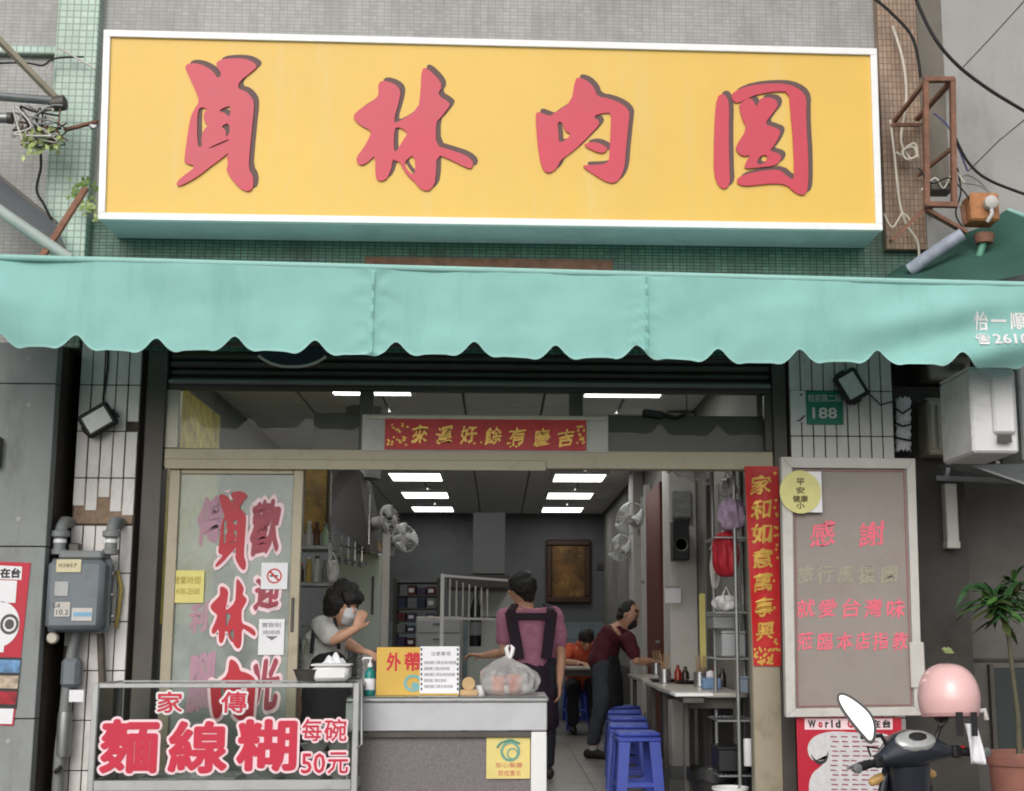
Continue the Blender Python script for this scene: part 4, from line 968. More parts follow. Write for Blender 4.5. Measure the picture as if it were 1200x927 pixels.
# ================================================================ clutter above the awning
def cable(label, pts, r, m, Y, name='cable', cat='cable'):
    P = []
    for q in pts: P.append(W(q[0], q[1], q[2] if len(q) > 2 else Y))
    t = thing(name, label, cat, P[0]); S = []
    for i in range(len(P) - 1):                     # Catmull-Rom
        a, b, c, d = P[max(i - 1, 0)], P[i], P[i + 1], P[min(i + 2, len(P) - 1)]
        for k in range(6):
            u = k / 6; S.append(.5 * ((2 * b) + (c - a) * u + (2 * a - 5 * b + 4 * c - d) * u * u + (3 * b - a - 3 * c + d) * u ** 3))
    S.append(P[-1]); MB().tube(S, r, 7).build('strand', m, t, 60); return t
m_pvc = mat('white_cord', lin(206, 198, 184), .55, var=.1)
cable('thick black cable sweeping across the grey wall from the picture top', [(1066, -20, -.2), (1090, 35), (1118, 72), (1160, 105), (1215, 138)], .011, m_rubber, -.3)
cable('black cable looping down onto the rusty rack', [(1015, -10, -.2), (1045, 15), (1070, 45), (1079, 90)], .010, m_rubber, -.2)
cable('black cable running from the rack over to the picture edge', [(1119, 160), (1135, 190), (1160, 211), (1215, 232)], .009, m_rubber, -.35)
cable('cream cord dangling down the brown tiled pilaster', [(1046, 30), (1058, 70), (1062, 115), (1056, 165), (1068, 188), (1050, 178)], .009, m_pvc, -.14, 'cord', 'cord')
cable('cream cord looped behind the rusty rack', [(1043, 140), (1048, 180), (1054, 235), (1062, 262), (1074, 280), (1077, 300), (1073, 325)], .008, m_pvc, -.15, 'cord', 'cord')
cable('short white cord hanging below the sign corner', [(1036, 250), (1046, 266), (1058, 250), (1070, 262)], .006, m_pvc, -.2, 'cord', 'cord')
cable('white cord coil tied beside the rusty rack', [(1062, 172), (1072, 168), (1074, 182), (1062, 186), (1058, 176), (1070, 172), (1076, 184)], .008, m_pvc, -.18, 'cord', 'cord')
cable('violet blue cable arching through the rusty rack', [(1094, 132), (1110, 146), (1122, 170), (1134, 200)], .006, mat('violet_cable', lin(92, 92, 140), .5), -.3)
cable('thin grey cable twisted beneath the rusty rack', [(1090, 210), (1110, 222), (1130, 205), (1150, 214), (1165, 235)], .005, m_grey, -.32)
for k_, (l_, pts_) in enumerate((('thin black cable drooping through the rack foot', [(1076, 196), (1092, 214), (1112, 208), (1128, 222), (1138, 236)]), ('thin white wire knotted above the rack foot', [(1080, 222), (1096, 208), (1106, 220), (1118, 200), (1130, 214)]), ('dark wire dropping beside the junction box', [(1122, 196), (1126, 224), (1120, 250), (1130, 268)]), ('grey wire looping over the junction box', [(1128, 214), (1150, 218), (1166, 236), (1160, 256)]))):
    cable(l_, pts_, .005, (m_rubber, m_pvc, m_rubber, m_grey)[k_], -.46 + .03 * k_)
# rusty rack
rk = thing('rusty_rack', 'rusty steel angle rack bolted to the wall beside the sign', 'rack', W(1100, 245, -.3))
Yr = -.45
for a, b_ in (((1084.5, 92), (1086, 240)), ((1116, 92), (1118, 242))): MB().bar(W(*a, Yr), W(*b_, Yr), .042, .03, .003).build('post', m_rust, rk)
for a, b_ in (((1082, 93), (1118, 93)), ((1084, 239), (1122, 240))): MB().bar(W(*a, Yr - .004), W(*b_, Yr - .004), .04, .03, .003).build('crossbar', m_rust, rk)
for a, b_, w_ in (((1082, 98), (1048, 142), .022), ((1112, 98), (1074, 140), .032), ((1046, 146), (1078, 146), .03), ((1086, 246), (1132, 272), .045), ((1044, 282), (1084, 244), .045), ((1120, 170), (1076, 205), .02), ((1128, 240), (1131, 262), .03)):
    MB().bar(W(*a, Yr + .03), W(*b_, -.1 if b_[0] < 1080 else Yr + .06), w_, .02).build('brace', m_rust, rk)
MB().bar(W(1090, 246, Yr + .03), W(1090, 246, -.06), .03).bar(W(1116, 94, Yr + .02), W(1112, 94, -.06), .03).build('wall_arm', m_rust, rk)
p = W(1100, 222, -.35); MB().cbox(p, (.14, .12, .05), .008).build('dark_block', m_dark, rk)
t = thing('junction_box', 'rusty orange junction box with white plug beside the rack', 'junction box', W(1150, 285, -.42))
c = W(1149, 246, -.4)
MB().cbox(c, (.17, .16, .17), .012).build('box_body', mat('rusty_orange', lin(176, 120, 78), .7, var=.25, scale=16, dirt=(RUST, .6, 12)), t)
MB().lathe([(.05, -.05), (.06, 0), (.045, .01)], W(1153, 275, -.4), 14).build('cap', m_rust, t, 40)
MB().lathe([(.035, -.02), (.04, 0), (.04, .035), (.02, .05)], c + Vector((.02, -.1, .01)), 14, (R(90), 0, 0)).build('plug', m_offwhite, t, 40)
MB().tube([c + Vector((.02, -.12, -.01)), c + Vector((.02, -.13, -.06)), c + Vector((.0, -.1, -.1))], .012, 8).build('plug_cord', m_offwhite, t, 50)
t = thing('green_pipe', 'thin green pipe standing below the junction box', 'pipe', W(1140, 330, -.42))
MB().tube([W(1153, 282, -.4), W(1146, 305, -.4), W(1137, 345, -.4)], .022, 10).build('pipe_length', mat('green_pipe_paint', lin(84, 142, 118), .5, var=.15), t, 50)
t = thing('lamp_tube', 'dirty bluish-white tube slanting under the rusty rack', 'tube', W(1072, 312, -.35))
MB().tube([W(1128, 274, -.45), W(1100, 292, -.4), W(1066, 316, -.3)], .04, 12).build('tube_length', mat('dirty_tube', lin(150, 156, 170), .5, var=.3, scale=14), t, 50)
tp = thing('green_tarp', 'dark green tarpaulin awning of the neighbouring shop under the rusty rack', 'tarpaulin', W(1120, 330, -.3))
m_tarp = fabric('dark_green_tarp', lin(58, 100, 88), .25, .2)
TA, TB, TC, TD = W(1040, 322, -.09), W(1182, 246, -.06), W(1330, 300, -1.0), W(1040, 345, -1.0)
MB().grid(lambda u, v: (TA.lerp(TB, u)).lerp(TD.lerp(TC, u), v) + Vector((0, 0, -.03 * math.sin(3.14 * v) + .012 * math.sin(14 * u + 5 * v))), 24, 12).build('sheet', m_tarp, tp, 60)
MB().tube([TB, TC], .014, 8).build('edge_tube', m_fabrichem, tp)
# poles at the picture's other side
pl = thing('scaffold_pole', 'long grey pole reaching the cable knot beside the green pilaster', 'pole', W(0, 114, -.3))
MB().tube([W(-30, 110, -.5), W(66, 118, -.3)], .026, 12).build('pole_length', m_galv, pl, 50)
MB().lathe([(.04, -.04), (.045, -.02), (.045, .04), (.03, .05)], W(68, 121, -.3), 14, (0, R(80), 0)).build('end_clamp', m_dark, pl, 40)
pl = thing('scaffold_pole', 'short thick grey pole stub below the long pole', 'pole', W(0, 138, -.4))
MB().tube([W(-30, 137, -.4), W(14, 138, -.4)], .03, 12).build('pole_length', m_galv, pl, 50)
MB().lathe([(.034, -.012), (.034, .012)], W(12, 138, -.4), 14, (0, R(90), 0)).build('end_clamp', m_dark, pl)
t = thing('angle_bar', 'weathered angle bar slanting down to the cable knot', 'bar', W(0, 47, -.3))
a, b_ = W(-14, 36, -.5), W(64, 116, -.3)
MB().bar(a, b_, .045, .006).build('flange', m_alub, t); MB().bar(a + Vector((.018, .02, 0)), b_ + Vector((.018, .02, 0)), .006, .04).build('flange', m_alub, t)
t = thing('sign_strut', 'rusty strut holding the yellow sign to the green pilaster', 'strut', W(95, 150, -.2))
MB().bar(W(76, 152, -.2), W(114, 142, -.3), .025, .015).build('strut_bar', m_rust, t); MB().lathe([(.02, -.01), (.03, 0), (.02, .01)], W(110, 146, -.28), 12, (R(90), 0, 0)).build('eye_bolt', m_galv, t)
t = thing('thin_rod', 'thin pale rod leaning over the green pilaster', 'rod', W(70, 56, -.15))
MB().tube([W(68, 55, -.12), W(112, 80, -.2)], .006, 6).tube([W(70, 55, -.12), (W(55, 85, -.15))], .004, 6).build('rod_length', m_offwhite, t)
cable('dark cable drooping along the ledge to the green pilaster', [(-10, 74), (28, 73), (50, 76), (64, 68), (98, 66)], .006, m_rubber, -.15)
rn = random.Random(5)
for k in range(7):
    pts = [(rn.uniform(15, 75), rn.uniform(122, 166)) for _ in range(5)]
    cable('tangled %s cable, part of the knot at the pole end' % ('black', 'grey', 'pale', 'brown', 'dark', 'bluish', 'dusty')[k], pts, .006, (m_rubber, m_grey, m_pvc, m_rust, m_rubber, m_grey, m_offwhite)[k], -.28 - .02 * k, 'tangled_cable')
for k, (l_, m_) in enumerate((('thin black wire spilling out of the cable knot', m_rubber), ('thin grey wire spilling out of the cable knot', m_grey), ('frayed pale wire curling round the pole end', m_pvc), ('thin brown wire curling under the long pole', m_rust), ('dark wire bunched against the green pilaster', m_rubber), ('silver wire bunched beside the weeds', m_galv))):
    cable(l_, [(rn.uniform(22, 80), rn.uniform(120, 172)) for _ in range(7)], .0045, m_, -.26 - .025 * k, 'tangled_wire', 'wire')
cable('dark cable hanging from the weeds to the grey awning', [(47, 172), (48, 195), (43, 222), (52, 240), (60, 256)], .008, m_rubber, -.15)
m_leaf = mat('leaf_green', lin(112, 140, 70), .5, var=.3, scale=30)
m_leafp = mat('leaf_pale', lin(170, 186, 120), .5, var=.25, scale=30)
def weed(label, px, py, Y, n, spread, size, m):
    p = W(px, py, Y); t = thing('weed', label, 'weed', p)
    q = MB(); st = MB(); r = random.Random(px)
    for k in range(n):
        e = p + Vector((r.uniform(-1, 1) * spread, r.uniform(-.5, .3) * spread, r.uniform(-1, .8) * spread))
        st.tube([p, p.lerp(e, .5) + Vector((0, 0, .01)), e], .002, 4)
        for j in range(3):
            c = e + Vector((r.uniform(-1, 1), r.uniform(-1, 1), r.uniform(-1, 1))) * size * .7; d = Vector((r.uniform(-1, 1), r.uniform(-.6, .2), r.uniform(-1, 1))).normalized(); s_ = d.cross(Vector((0, 1, .3))).normalized()
            q.add([c, c + d * size * .5 + s_ * size * .28, c + d * size, c + d * size * .5 - s_ * size * .28], [(0, 1, 2), (0, 2, 3)])
    st.build('stems', m_leaf, t); q.build('leaves', m, t)
weed('yellow-green weed tuft growing out of the cable knot', 50, 165, -.32, 22, .08, .05, m_leafp)
weed('small creeper growing between pilaster and sign corner', 98, 222, -.2, 14, .07, .04, m_leaf)
weed('pale creeper below the sign corner', 108, 248, -.2, 10, .06, .035, m_leafp)
ga = thing('grey_awning', 'sloping grey neighbouring awning with pale edge tube above the concrete pier', 'awning', W(30, 270, -.5))
A_, B_, C_, D_ = W(-60, 160, -.25), W(66, 262, -.12), W(82, 303, -.9), W(-60, 205, -1.0)
m_gaw = fabric('grey_awning_sheet', lin(120, 122, 128), .2, .12)
MB().grid(lambda u, v: (A_.lerp(B_, u)).lerp(D_.lerp(C_, u), v), 12, 6).build('sheet', m_gaw, ga)
MB().tube([D_, C_], .03, 10).build('edge_tube', mat('pale_tube', lin(166, 178, 174), .5, var=.15), ga, 50)
MB().bar(A_, B_, .03, .03).build('back_bar', m_dark, ga)
t = thing('rusty_strut', 'pinkish rusty bar leaning against the awning beside the sign', 'strut', W(48, 303, -.9))
MB().bar(W(100, 221, -.4), W(46, 306, -1.0), .035, .02).build('strut_bar', m_rust, t)

# ================================================================ recess with air conditioners and plant
m_beige = mat('beige_enamel', lin(176, 170, 156), .5, var=.08, dirt=(lin(110, 100, 84), .5, 7))
m_acw = mat('ac_white', lin(222, 221, 222), .5, var=.05, dirt=(lin(140, 136, 128), .45, 6))
def ac_unit(label, r, Y0, Y1, m, ribs):
    x0, x1, z0, z1 = box4(*r, Y0)
    t = thing('air_conditioner', label, 'air conditioner', ((x0 + x1) / 2, Y0, z0), 'air conditioners over the recess')
    MB().box(x0, x1, Y0, Y1, z0, z1, .012).build('casing', m, t)
    if ribs:
        n = ribs
        for k in range(n):
            xx = x0 + (x1 - x0) * (k + .5) / n; MB().box(xx - .012, xx + .012, Y0 - .016, Y0 - .001, z0 + .03, z1 - .03, .004).build('grille_rib', m, t)
    else:
        MB().box(x0 + .11, x1 - .02, Y0 - .03, Y0 - .001, z0 + .1, z1 - .03, .012).build('front_panel', m, t)
        MB().box(x0 + .12, x1 - .05, Y0 - .034, Y0 - .03, z0 + .05, z0 + .09).build('vent', m_dark, t)
    MB().box(x0 - .004, x1 + .004, Y0 + .02, Y1 - .02, z1 + .001, z1 + .015, .004).build('top_cover', m, t)
    return t
ac_unit('beige ribbed air conditioner nearest the number plate column', (1088, 468, 1122, 532), .0, .4, m_beige, 4)
ac_unit('white air conditioner above the potted plant', (1138, 432, 1192, 530), -.95, -.45, m_acw, 0)
ac_unit('beige box air conditioner half hidden by the awning edge', (1088, 416, 1138, 444), .1, .45, m_beige, 0)
ac_unit('pale air conditioner cut by the picture edge', (1196, 430, 1260, 540), -.05, .3, m_acw, 3)
t = thing('metal_canopy', 'light metal canopy shelf under the air conditioners', 'canopy', W(1150, 555, -.2))
a, b_ = W(1100, 545, -.1), W(1260, 540, -.1); c, d = W(1230, 575, -.45), W(1134, 542, -.45)
MB().add([a, b_, c, d] + [q - Vector((0, 0, .012)) for q in (a, b_, c, d)], [(0, 1, 2, 3), (7, 6, 5, 4), (0, 4, 5, 1), (1, 5, 6, 2), (2, 6, 7, 3), (3, 7, 4, 0)]).build('sheet', m_galv, t)
MB().bar(W(1096, 560, .1), W(1260, 566, .1), .03).build('rail', m_galv, t)
for q in (1108, 1165): MB().bar(W(q, 562, .1), W(q + 4, 540, .1), .025).build('bracket', m_galv, t)
t = thing('pipe_cover', 'white vertical duct stub hanging below the canopy shelf', 'duct', W(1115, 640, .1))
x0, x1, z0, z1 = box4(1109, 566, 1123, 640, .1)
MB().box(x0, x1, .1, .18, z0, z1, .006).build('duct_body', m_offwhite, t); MB().box(x0 - .004, x1 + .004, .096, .184, z0 - .01, z0 + .03, .004).build('end_collar', m_offwhite, t)
t = thing('torn_white_bag', 'torn white wrapped bundle tied beside the tiled column', 'bundle', W(1057, 530, -.02))
rn = random.Random(8)
MB().grid(lambda u, v: W(1050 + 17 * u, 466 + 62 * v, -.03) + Vector((0, -.03 * math.sin(3.14 * u) + .012 * math.sin(40 * v + 9 * u), .01 * math.sin(30 * u))), 8, 24).build('wrapping', m_paper, t, 40, solid=.004)
for k in range(3): MB().tube([W(1049, 478 + 17 * k, -.07), W(1058, 484 + 15 * k, -.085), W(1067, 478 + 19 * k, -.06)], .006, 6).build('tie', m_rubber, t)
# palm in terracotta pot
pp = W(1196, 905, -.45); pp.z = -.2
t = thing('potted_palm', 'green potted palm with thin trunk in a terracotta pot', 'plant', pp)
m_terra = mat('terracotta', lin(142, 94, 82), .75, var=.15, scale=9, bump=.2, dirt=(lin(120, 90, 78), .5, 6))
zr = W(1190, 880, -.45).z + .2
MB().lathe([(.12, 0), (.13, .02), (.165, zr - .07), (.175, zr - .068), (.182, zr - .02), (.18, zr), (.162, zr), (.155, zr - .05), (0, zr - .05)], pp, 28).build('pot', m_terra, t, 40)
MB().lathe([(.15, zr - .045), (.08, zr - .035), (0, zr - .03)], pp, 20, cap=False).build('soil', mat('soil', lin(58, 46, 38), .95, bump=.5), t)
top = W(1177, 712, -.42); base = pp + Vector((0, 0, zr - .04))
MB().tube([base, base.lerp(top, .3) + Vector((.015, 0, 0)), base.lerp(top, .7) + Vector((.008, 0, 0)), top], [.02, .015, .012, .01], 9).build('trunk', mat('palm_trunk', lin(88, 84, 66), .8, var=.3, scale=40, bump=.5), t, 50)
m_palm = mat('palm_leaf', lin(50, 84, 48), .4, var=.35, scale=12, spec=.5)
m_palm2 = mat('palm_leaf_light', lin(78, 116, 58), .4, var=.35, scale=14); m_palm3 = mat('palm_leaf_worn', lin(70, 82, 44), .5, var=.4, scale=20, dirt=(lin(120, 96, 56), .5, 18))
rn = random.Random(12)
for k in range(96):
    az = k * 2.399; el = rn.uniform(-.3, 1.2); ln = rn.uniform(.1, .27); wd = rn.uniform(.024, .05)
    cb_ = (top, top + Vector((.09, .05, .1)), top + Vector((-.07, -.03, .03)))[k % 3] + Vector((rn.uniform(-.03, .03), rn.uniform(-.03, .03), rn.uniform(-.07, .05)))
    h = Vector((math.cos(az), math.sin(az) * .8, 0)); d0 = h * math.cos(el) + Vector((0, 0, math.sin(el)))
    sd_ = h.cross(Vector((0, 0, 1))).normalized()
    def lf(u, v):
        s_ = ln * v; p = cb_ + d0 * s_ + Vector((0, 0, -1)) * (s_ * s_ * 2.2)
        w_ = wd * math.sin(math.pi * min(1, .08 + v * .92)) ** .7
        return p + sd_ * (w_ * (u - .5)) + Vector((0, 0, -abs(u - .5) * w_ * .5))
    MB().grid(lf, 2, 7).build('leaf', (m_palm, m_palm2, m_palm, m_palm3)[k % 4], t, 70)
for k, (a, b_) in enumerate((((1172, 700), (1140, 683)), ((1140, 683), (1120, 712)), ((1160, 692), (1128, 690)), ((1172, 706), (1196, 680)), ((1178, 712), (1200, 735)))):
    P, Q = W(*a, -.42), W(*b_, -.5); mid = P.lerp(Q, .5) + Vector((0, 0, .035)); s_ = (Q - P).cross(Vector((0, 1, 0))).normalized()
    MB().grid(lambda u, v: (P.lerp(mid, v)).lerp(mid.lerp(Q, v), v) + s_ * (.03 * math.sin(math.pi * (.05 + .95 * v)) * (u - .5)), 2, 8).build('leaf', m_palm, t, 70)
t = thing('weed_sprig', 'small pale sprig against the dark recess wall', 'sprig', W(1105, 762, .2))
q = MB()
for k in range(6):
    a = W(1103 + 1.5 * k, 760 + (k % 3) * 2, .2); q.add([a, a + Vector((.02, 0, .012)), a + Vector((.04, -.01, -.004)), a + Vector((.018, 0, -.008))], [(0, 1, 2, 3)])
q.build('leaves', m_leafp, t)

# ================================================================ scooter and helmet
sp = thing('scooter', 'dark motor scooter with dashboard and handlebars, parked facing the shop', 'scooter')
m_body = mat('scooter_blue_black', lin(46, 50, 58), .3, var=.1, coat=.4)
m_chrome = mat('chrome', (.8, .8, .82), .08, 1, var=.03)
H = 1.0
cov = [(-.17, -.04), (-.12, -.03), (-.06, -.01), (0, 0), (.06, -.01), (.12, -.03), (.17, -.04)]
MB().tube([(x, y, H - .015 + .02 * (1 - (x / .17) ** 2)) for x, y in cov], [(.03, .035), (.05, .055), (.075, .085), (.085, .1), (.075, .085), (.05, .055), (.03, .035)], 18, round_=True).build('handlebar_cover', m_body, sp, 60)
ds = MB().lathe([(.001, .012), (.05, .012), (.075, .008), (.085, 0), (.087, -.02)], (0, 0, 0), 28); ds.v = [tuple(Matrix.Translation((.0, -.062, H + .052)) @ Euler((R(38), 0, 0)).to_matrix().to_4x4() @ Matrix.Diagonal((1.15, .62, 1, 1)) @ Vector(v)) for v in ds.v]
dsh = ds.build('dashboard', mat('dash_silver', lin(196, 198, 196), .25, .4, var=.15, scale=40), sp, 40)
ds = MB().lathe([(.001, .016), (.032, .015), (.04, .012)], (0, 0, 0), 24); ds.v = [tuple(Matrix.Translation((.005, -.065, H + .056)) @ Euler((R(38), 0, 0)).to_matrix().to_4x4() @ Matrix.Diagonal((1.1, .6, 1, 1)) @ Vector(v)) for v in ds.v]
ds.build('gauge', m_black, dsh, 40)
for s_ in (-1, 1):
    MB().tube([(.16 * s_, -.045, H - .015), (.22 * s_, -.06, H - .02)], .012, 10).build('bar_tube', m_chrome, sp, 40)
    gr = MB().tube([(.21 * s_, -.057, H - .02), (.33 * s_, -.09, H - .03)], .018, 12, round_=True).build('grip', m_rubber, sp, 40)
    MB().lathe([(.02, 0), (.02, .018), (.012, .02)], (.33 * s_, -.09, H - .03), 12, (R(90), 0, R(75) * -s_ if False else 0)).build('bar_end', m_galv, gr, 40)
    MB().cbox((.2 * s_, -.06, H - .018), (.045, .05, .05), .01).build('switch_block', m_black, sp)
    MB().tube([(.19 * s_, -.01, H - .02), (.24 * s_, .01, H - .025), (.33 * s_, -.03, H - .035)], [.008, .006, .007], 8, round_=True).build('brake_lever', m_galv, sp, 50)
for s_ in (-1, 1):
    MB().tube([(.2 * s_, -.02, H - .02), (.17 * s_, .05, H + .03), (.08 * s_, .08, H + .01), (.04 * s_, .08, H - .12)], .0045, 6).build('brake_cable', m_rubber, sp, 60)
    MB().cbox((.235 * s_, -.066, H - .002), (.02, .02, .012), .004).build('switch_button', m_red if s_ > 0 else m_offwhite, sp)
    MB().tube([(.12 * s_, .05, H - .1), (.155 * s_, .06, H - .115)], .019, 12, round_=True).build('turn_signal', mat('amber_lens', lin(226, 180, 110), .2, coat=.5), sp, 50)
MB().cbox((0, -.045, H - .11), (.09, .02, .05), .012).build('key_panel', m_grey, sp)
MB().tube([(-.03, -.06, H - .19), (0, -.075, H - .21), (.03, -.06, H - .19)], .005, 6).build('bag_hook', m_galv, sp, 50)
# mirrors
mir = chaikin([(-.02, -.12), (.03, -.06), (.035, .0), (.0, .09), (-.03, .12), (-.045, .08), (-.04, .0), (-.03, -.07)], 2)
for s_, mx_, mz in ((-1, -.245, .17), (1, .2, .2)):
    M = Matrix.Translation((mx_, -.03, H + mz)) @ Euler((R(-6), R(-30) * -s_ * (1), R(-14) * s_)).to_matrix().to_4x4() @ Matrix.Diagonal((-s_ * -1, 1, 1, 1))
    rot = Matrix.Rotation(R(28) * (-1 if s_ < 0 else 1), 4, 'Y'); M = Matrix.Translation((mx_, -.03, H + mz)) @ Matrix.Rotation(R(-35), 4, 'Z') @ Matrix.Rotation(R(-18), 4, 'X') @ rot @ Matrix.Diagonal((-s_, 1, 1, 1))
    md = MB().prism([grow(mir, .012)], lambda x, y, d: M @ Vector((x, d, y)), .02).build('mirror_back', m_black, sp)
    MB().prism([mir], lambda x, y, d: M @ Vector((x, -.002 + d, y)), .001).build('mirror_glass', mat('mirror_glass', (.34, .35, .37), .12, 1, var=.08), md)
    MB().tube([(.12 * s_, -.03, H + .03), (.15 * s_, -.03, H + .08), (mx_ - .0 * s_, -.022, H + mz - .09)], [.011, .009, .008], 8).build('mirror_stalk', m_black, sp, 50)
# leg shield, body, wheels
MB().grid(lambda u, v: Vector(((u - .5) * (.2 + .17 * math.sin(min(1, v * 1.5) * 1.57)), .03 + .1 * (1 - (2 * u - 1) ** 2) * .6 + .05 * v, H - .06 - .62 * v)), 14, 12).build('leg_shield', m_body, sp, 60, solid=.03)
MB().tube([(0, .0, H - .05), (0, .02, H - .2), (0, .03, H - .35)], [(.1, .07), (.085, .07), (.06, .06)], 16).build('steering_cover', m_body, sp, 60)
MB().cbox((.02, -.025, H - .2), (.04, .03, .04), .01).build('ignition_lock', m_galv, sp)
MB().tube([(0, .06, H - .3), (0, .3, .24)], .03, 10).build('fork', m_galv, sp, 40)
for y in (.3, -.92):
    w_ = MB().lathe([(.15, -.045), (.2, -.05), (.225, -.02), (.225, .02), (.2, .05), (.15, .045)], (0, y, .225), 28, (0, R(90), 0)).build('tyre', m_rubber, sp, 50)
    MB().lathe([(.03, -.03), (.152, -.03), (.152, .03), (.03, .03)], (0, y, .225), 24, (0, R(90), 0)).build('rim', m_galv, w_, 40)
MB().grid(lambda u, v: Vector(((u - .5) * .13, .3 + .25 * math.cos(R(15 + 150 * v)), .225 + .25 * math.sin(R(15 + 150 * v)) - .02 * (2 * u - 1) ** 2)), 6, 14).build('front_fender', m_body, sp, 60, solid=.008)
MB().box(-.17, .17, -.5, .02, .27, .33, .02).build('floorboard', m_black, sp, 40)
MB().tube([(0, -.45, .45), (0, -.7, .52), (0, -1.15, .6)], [(.13, .16), (.17, .17), (.1, .08)], 16, round_=True, side=(1, 0, 0)).build('rear_body', m_body, sp, 60)
MB().tube([(0, -.42, .7), (0, -.65, .71), (0, -1.1, .76)], [(.1, .05), (.15, .06), (.12, .05)], 16, round_=True, side=(1, 0, 0)).build('seat', m_rubber, sp, 60)
MB().cbox((0, -1.24, .62), (.2, .04, .07), .015).build('tail_lamp', m_red, sp)
MB().tube([(.14, -.6, .2), (.16, -.9, .24), (.16, -1.15, .28)], [.03, .05, .05], 12, round_=True).build('exhaust', m_dark, sp, 50)
MB().tube([(-.1, -.4, .3), (-.22, -.45, .005)], .012, 8).build('side_stand', m_galv, sp)
bar_c = W(1062, 884, -2.0)
place(sp, (bar_c.x + .07, -2.0, -.42), (0, R(-4), R(19)))
sp_scale = (bar_c.z + .42) / (H - .02); sp.scale = (1, 1, sp_scale)
m_pinkh = mat('pink_gloss', lin(238, 192, 190), .22, var=.03, coat=.7)
hc = W(1112, 818, -1.98)
hm = thing('helmet', 'glossy pink open-face helmet hung over the scooter mirror', 'helmet', hc)
def hel(u, v):
    a = 2 * math.pi * u; t = R(2) + v * R(118 + 5 * math.sin(a))
    return hc + Vector((.127 * math.sin(t) ** .8 * math.cos(a), .142 * math.sin(t) ** .8 * math.sin(a), .145 * math.cos(t)))
MB().grid(hel, 48, 20).build('shell', m_pinkh, hm, 80, solid=.012)
MB().tube([hel(k / 48, 1.0) for k in range(49)], .008, 6, cap=False).build('rim_trim', mat('rim_dusty_pink', lin(196, 150, 150), .5), hm, 60)
for dx, w_ in ((-.02, .03), (.045, .026)): MB().box(hc.x + dx, hc.x + dx + w_, hc.y - .145, hc.y - .14, hc.z - .15, hc.z - .05).build('strap', m_rubber, hm)
MB().grid(lambda u, v: hc + Vector((.03 + .06 * u + .02 * v, -.1 - .02 * math.sin(5 * u + 3 * v), -.1 - .17 * v)), 6, 10).build('hanging_sleeve', m_paper, hm, 60, solid=.003)
MB().tube([hc + Vector((.1, 0, -.06)), hc + Vector((.15, -.02, -.05)), hc + Vector((.155, -.02, -.09))], .012, 8).build('buckle', m_offwhite, hm, 50)

# ================================================================ inside the shop
def bx(t, name, m, x0, x1, y0, y1, z0, z1, c=.004): return MB().box(x0, x1, y0, y1, z0, z1, c).build(name, m, t)
def pb(t, name, m, r, Y, dep, c=.004, z0=None):           # photo rectangle -> box of depth dep behind plane Y
    a, b_, c0, d = box4(*r, Y); return MB().box(a, b_, Y, Y + dep, c0 if z0 is None else z0, d, c).build(name, m, t)
m_goldw = mat('gold_foil', lin(240, 206, 96), .4, 0, var=.5, scale=9, dirt=(lin(236, 222, 160), .7, 7, (1, 1, .3)))  # base brightened in place of reflected light on the sheet
m_goldp = mat('amber_picture', lin(196, 156, 84), .4, var=.6, scale=8, dirt=(lin(214, 190, 120), .6, 9, (1, 1, .35)))
t = thing('gold_wall_panel', 'large golden poster on the kitchen side wall, seen through the glass', 'poster', (-2.08, 1.2, 1.2))
bx(t, 'sheet', m_goldw, -2.098, -2.085, .35, 2.2, 1.15, 2.7); bx(t, 'border', m_alub, -2.098, -2.08, .31, .348, 1.15, 2.7)
t = thing('amber_picture', 'amber gold picture hanging over the kitchen shelf', 'picture', W(370, 625, 1.3))
pb(t, 'canvas', m_goldp, (357, 540, 383, 625), 1.3, .02); pb(t, 'frame', m_dark, (383.3, 540, 386, 627), 1.28, .05)
t = thing('kitchen_shelf', 'steel kitchen shelf below the amber picture', 'shelf', W(368, 680, 1.2))
for y in (640, 683, 730): 
    a, b_, z0, z1 = box4(340, y, 388, y + 3, 1.1); bx(t, 'board', m_galv, a, b_, 1.1, 1.5, z0, z1, .002)
for q in (342, 387): MB().bar(W(q, 636, 1.12), W(q, 760, 1.12), .025).build('post', m_galv, t)
rn = random.Random(21)
names = ('clear squat', 'white tall', 'brown sauce', 'pale green', 'dark vinegar', 'yellow oil', 'white squat', 'grey lidded')
cols = (lin(170, 170, 160), lin(214, 212, 206), lin(96, 58, 40), lin(150, 172, 140), lin(50, 40, 36), lin(190, 160, 80), lin(205, 205, 200), lin(120, 120, 120))
for k in range(8):
    lvl = (638.5, 681.5)[k // 4]; p = W(352 + (k % 4) * 9.5, lvl, 1.22)
    b_ = thing('jar', '%s jar on the %s board of the kitchen shelf' % (names[k], ('upper', 'middle')[k // 4]), 'jar', p, 'jars on the kitchen shelf')
    h = rn.uniform(.09, .17); r_ = .022
    MB().lathe([(r_, 0), (r_, h * .7), (r_ * .6, h * .85), (r_ * .6, h)], p, 12).build('jar_body', mat('jar_colour', cols[k], .35, var=.15), b_, 40)
    MB().lathe([(r_ * .7, h), (r_ * .7, h + .015)], p, 12).build('lid', (m_red, m_white, m_dark, m_grey)[k % 4], b_, 40)
m_soot = mat('sooty_metal', lin(40, 38, 36), .6, .2, var=.3, scale=4)
t = thing('kitchen_hood', 'big dark sloping extractor hood over the kitchen', 'hood', W(415, 640, 2))
a, b_ = W(386, 560, 2.0), W(446, 650, 2.0)
x0, x1 = a.x, W(440, 600, 2.0).x; zt, zb_ = W(410, 545, 2.0).z, W(410, 650, 2.0).z
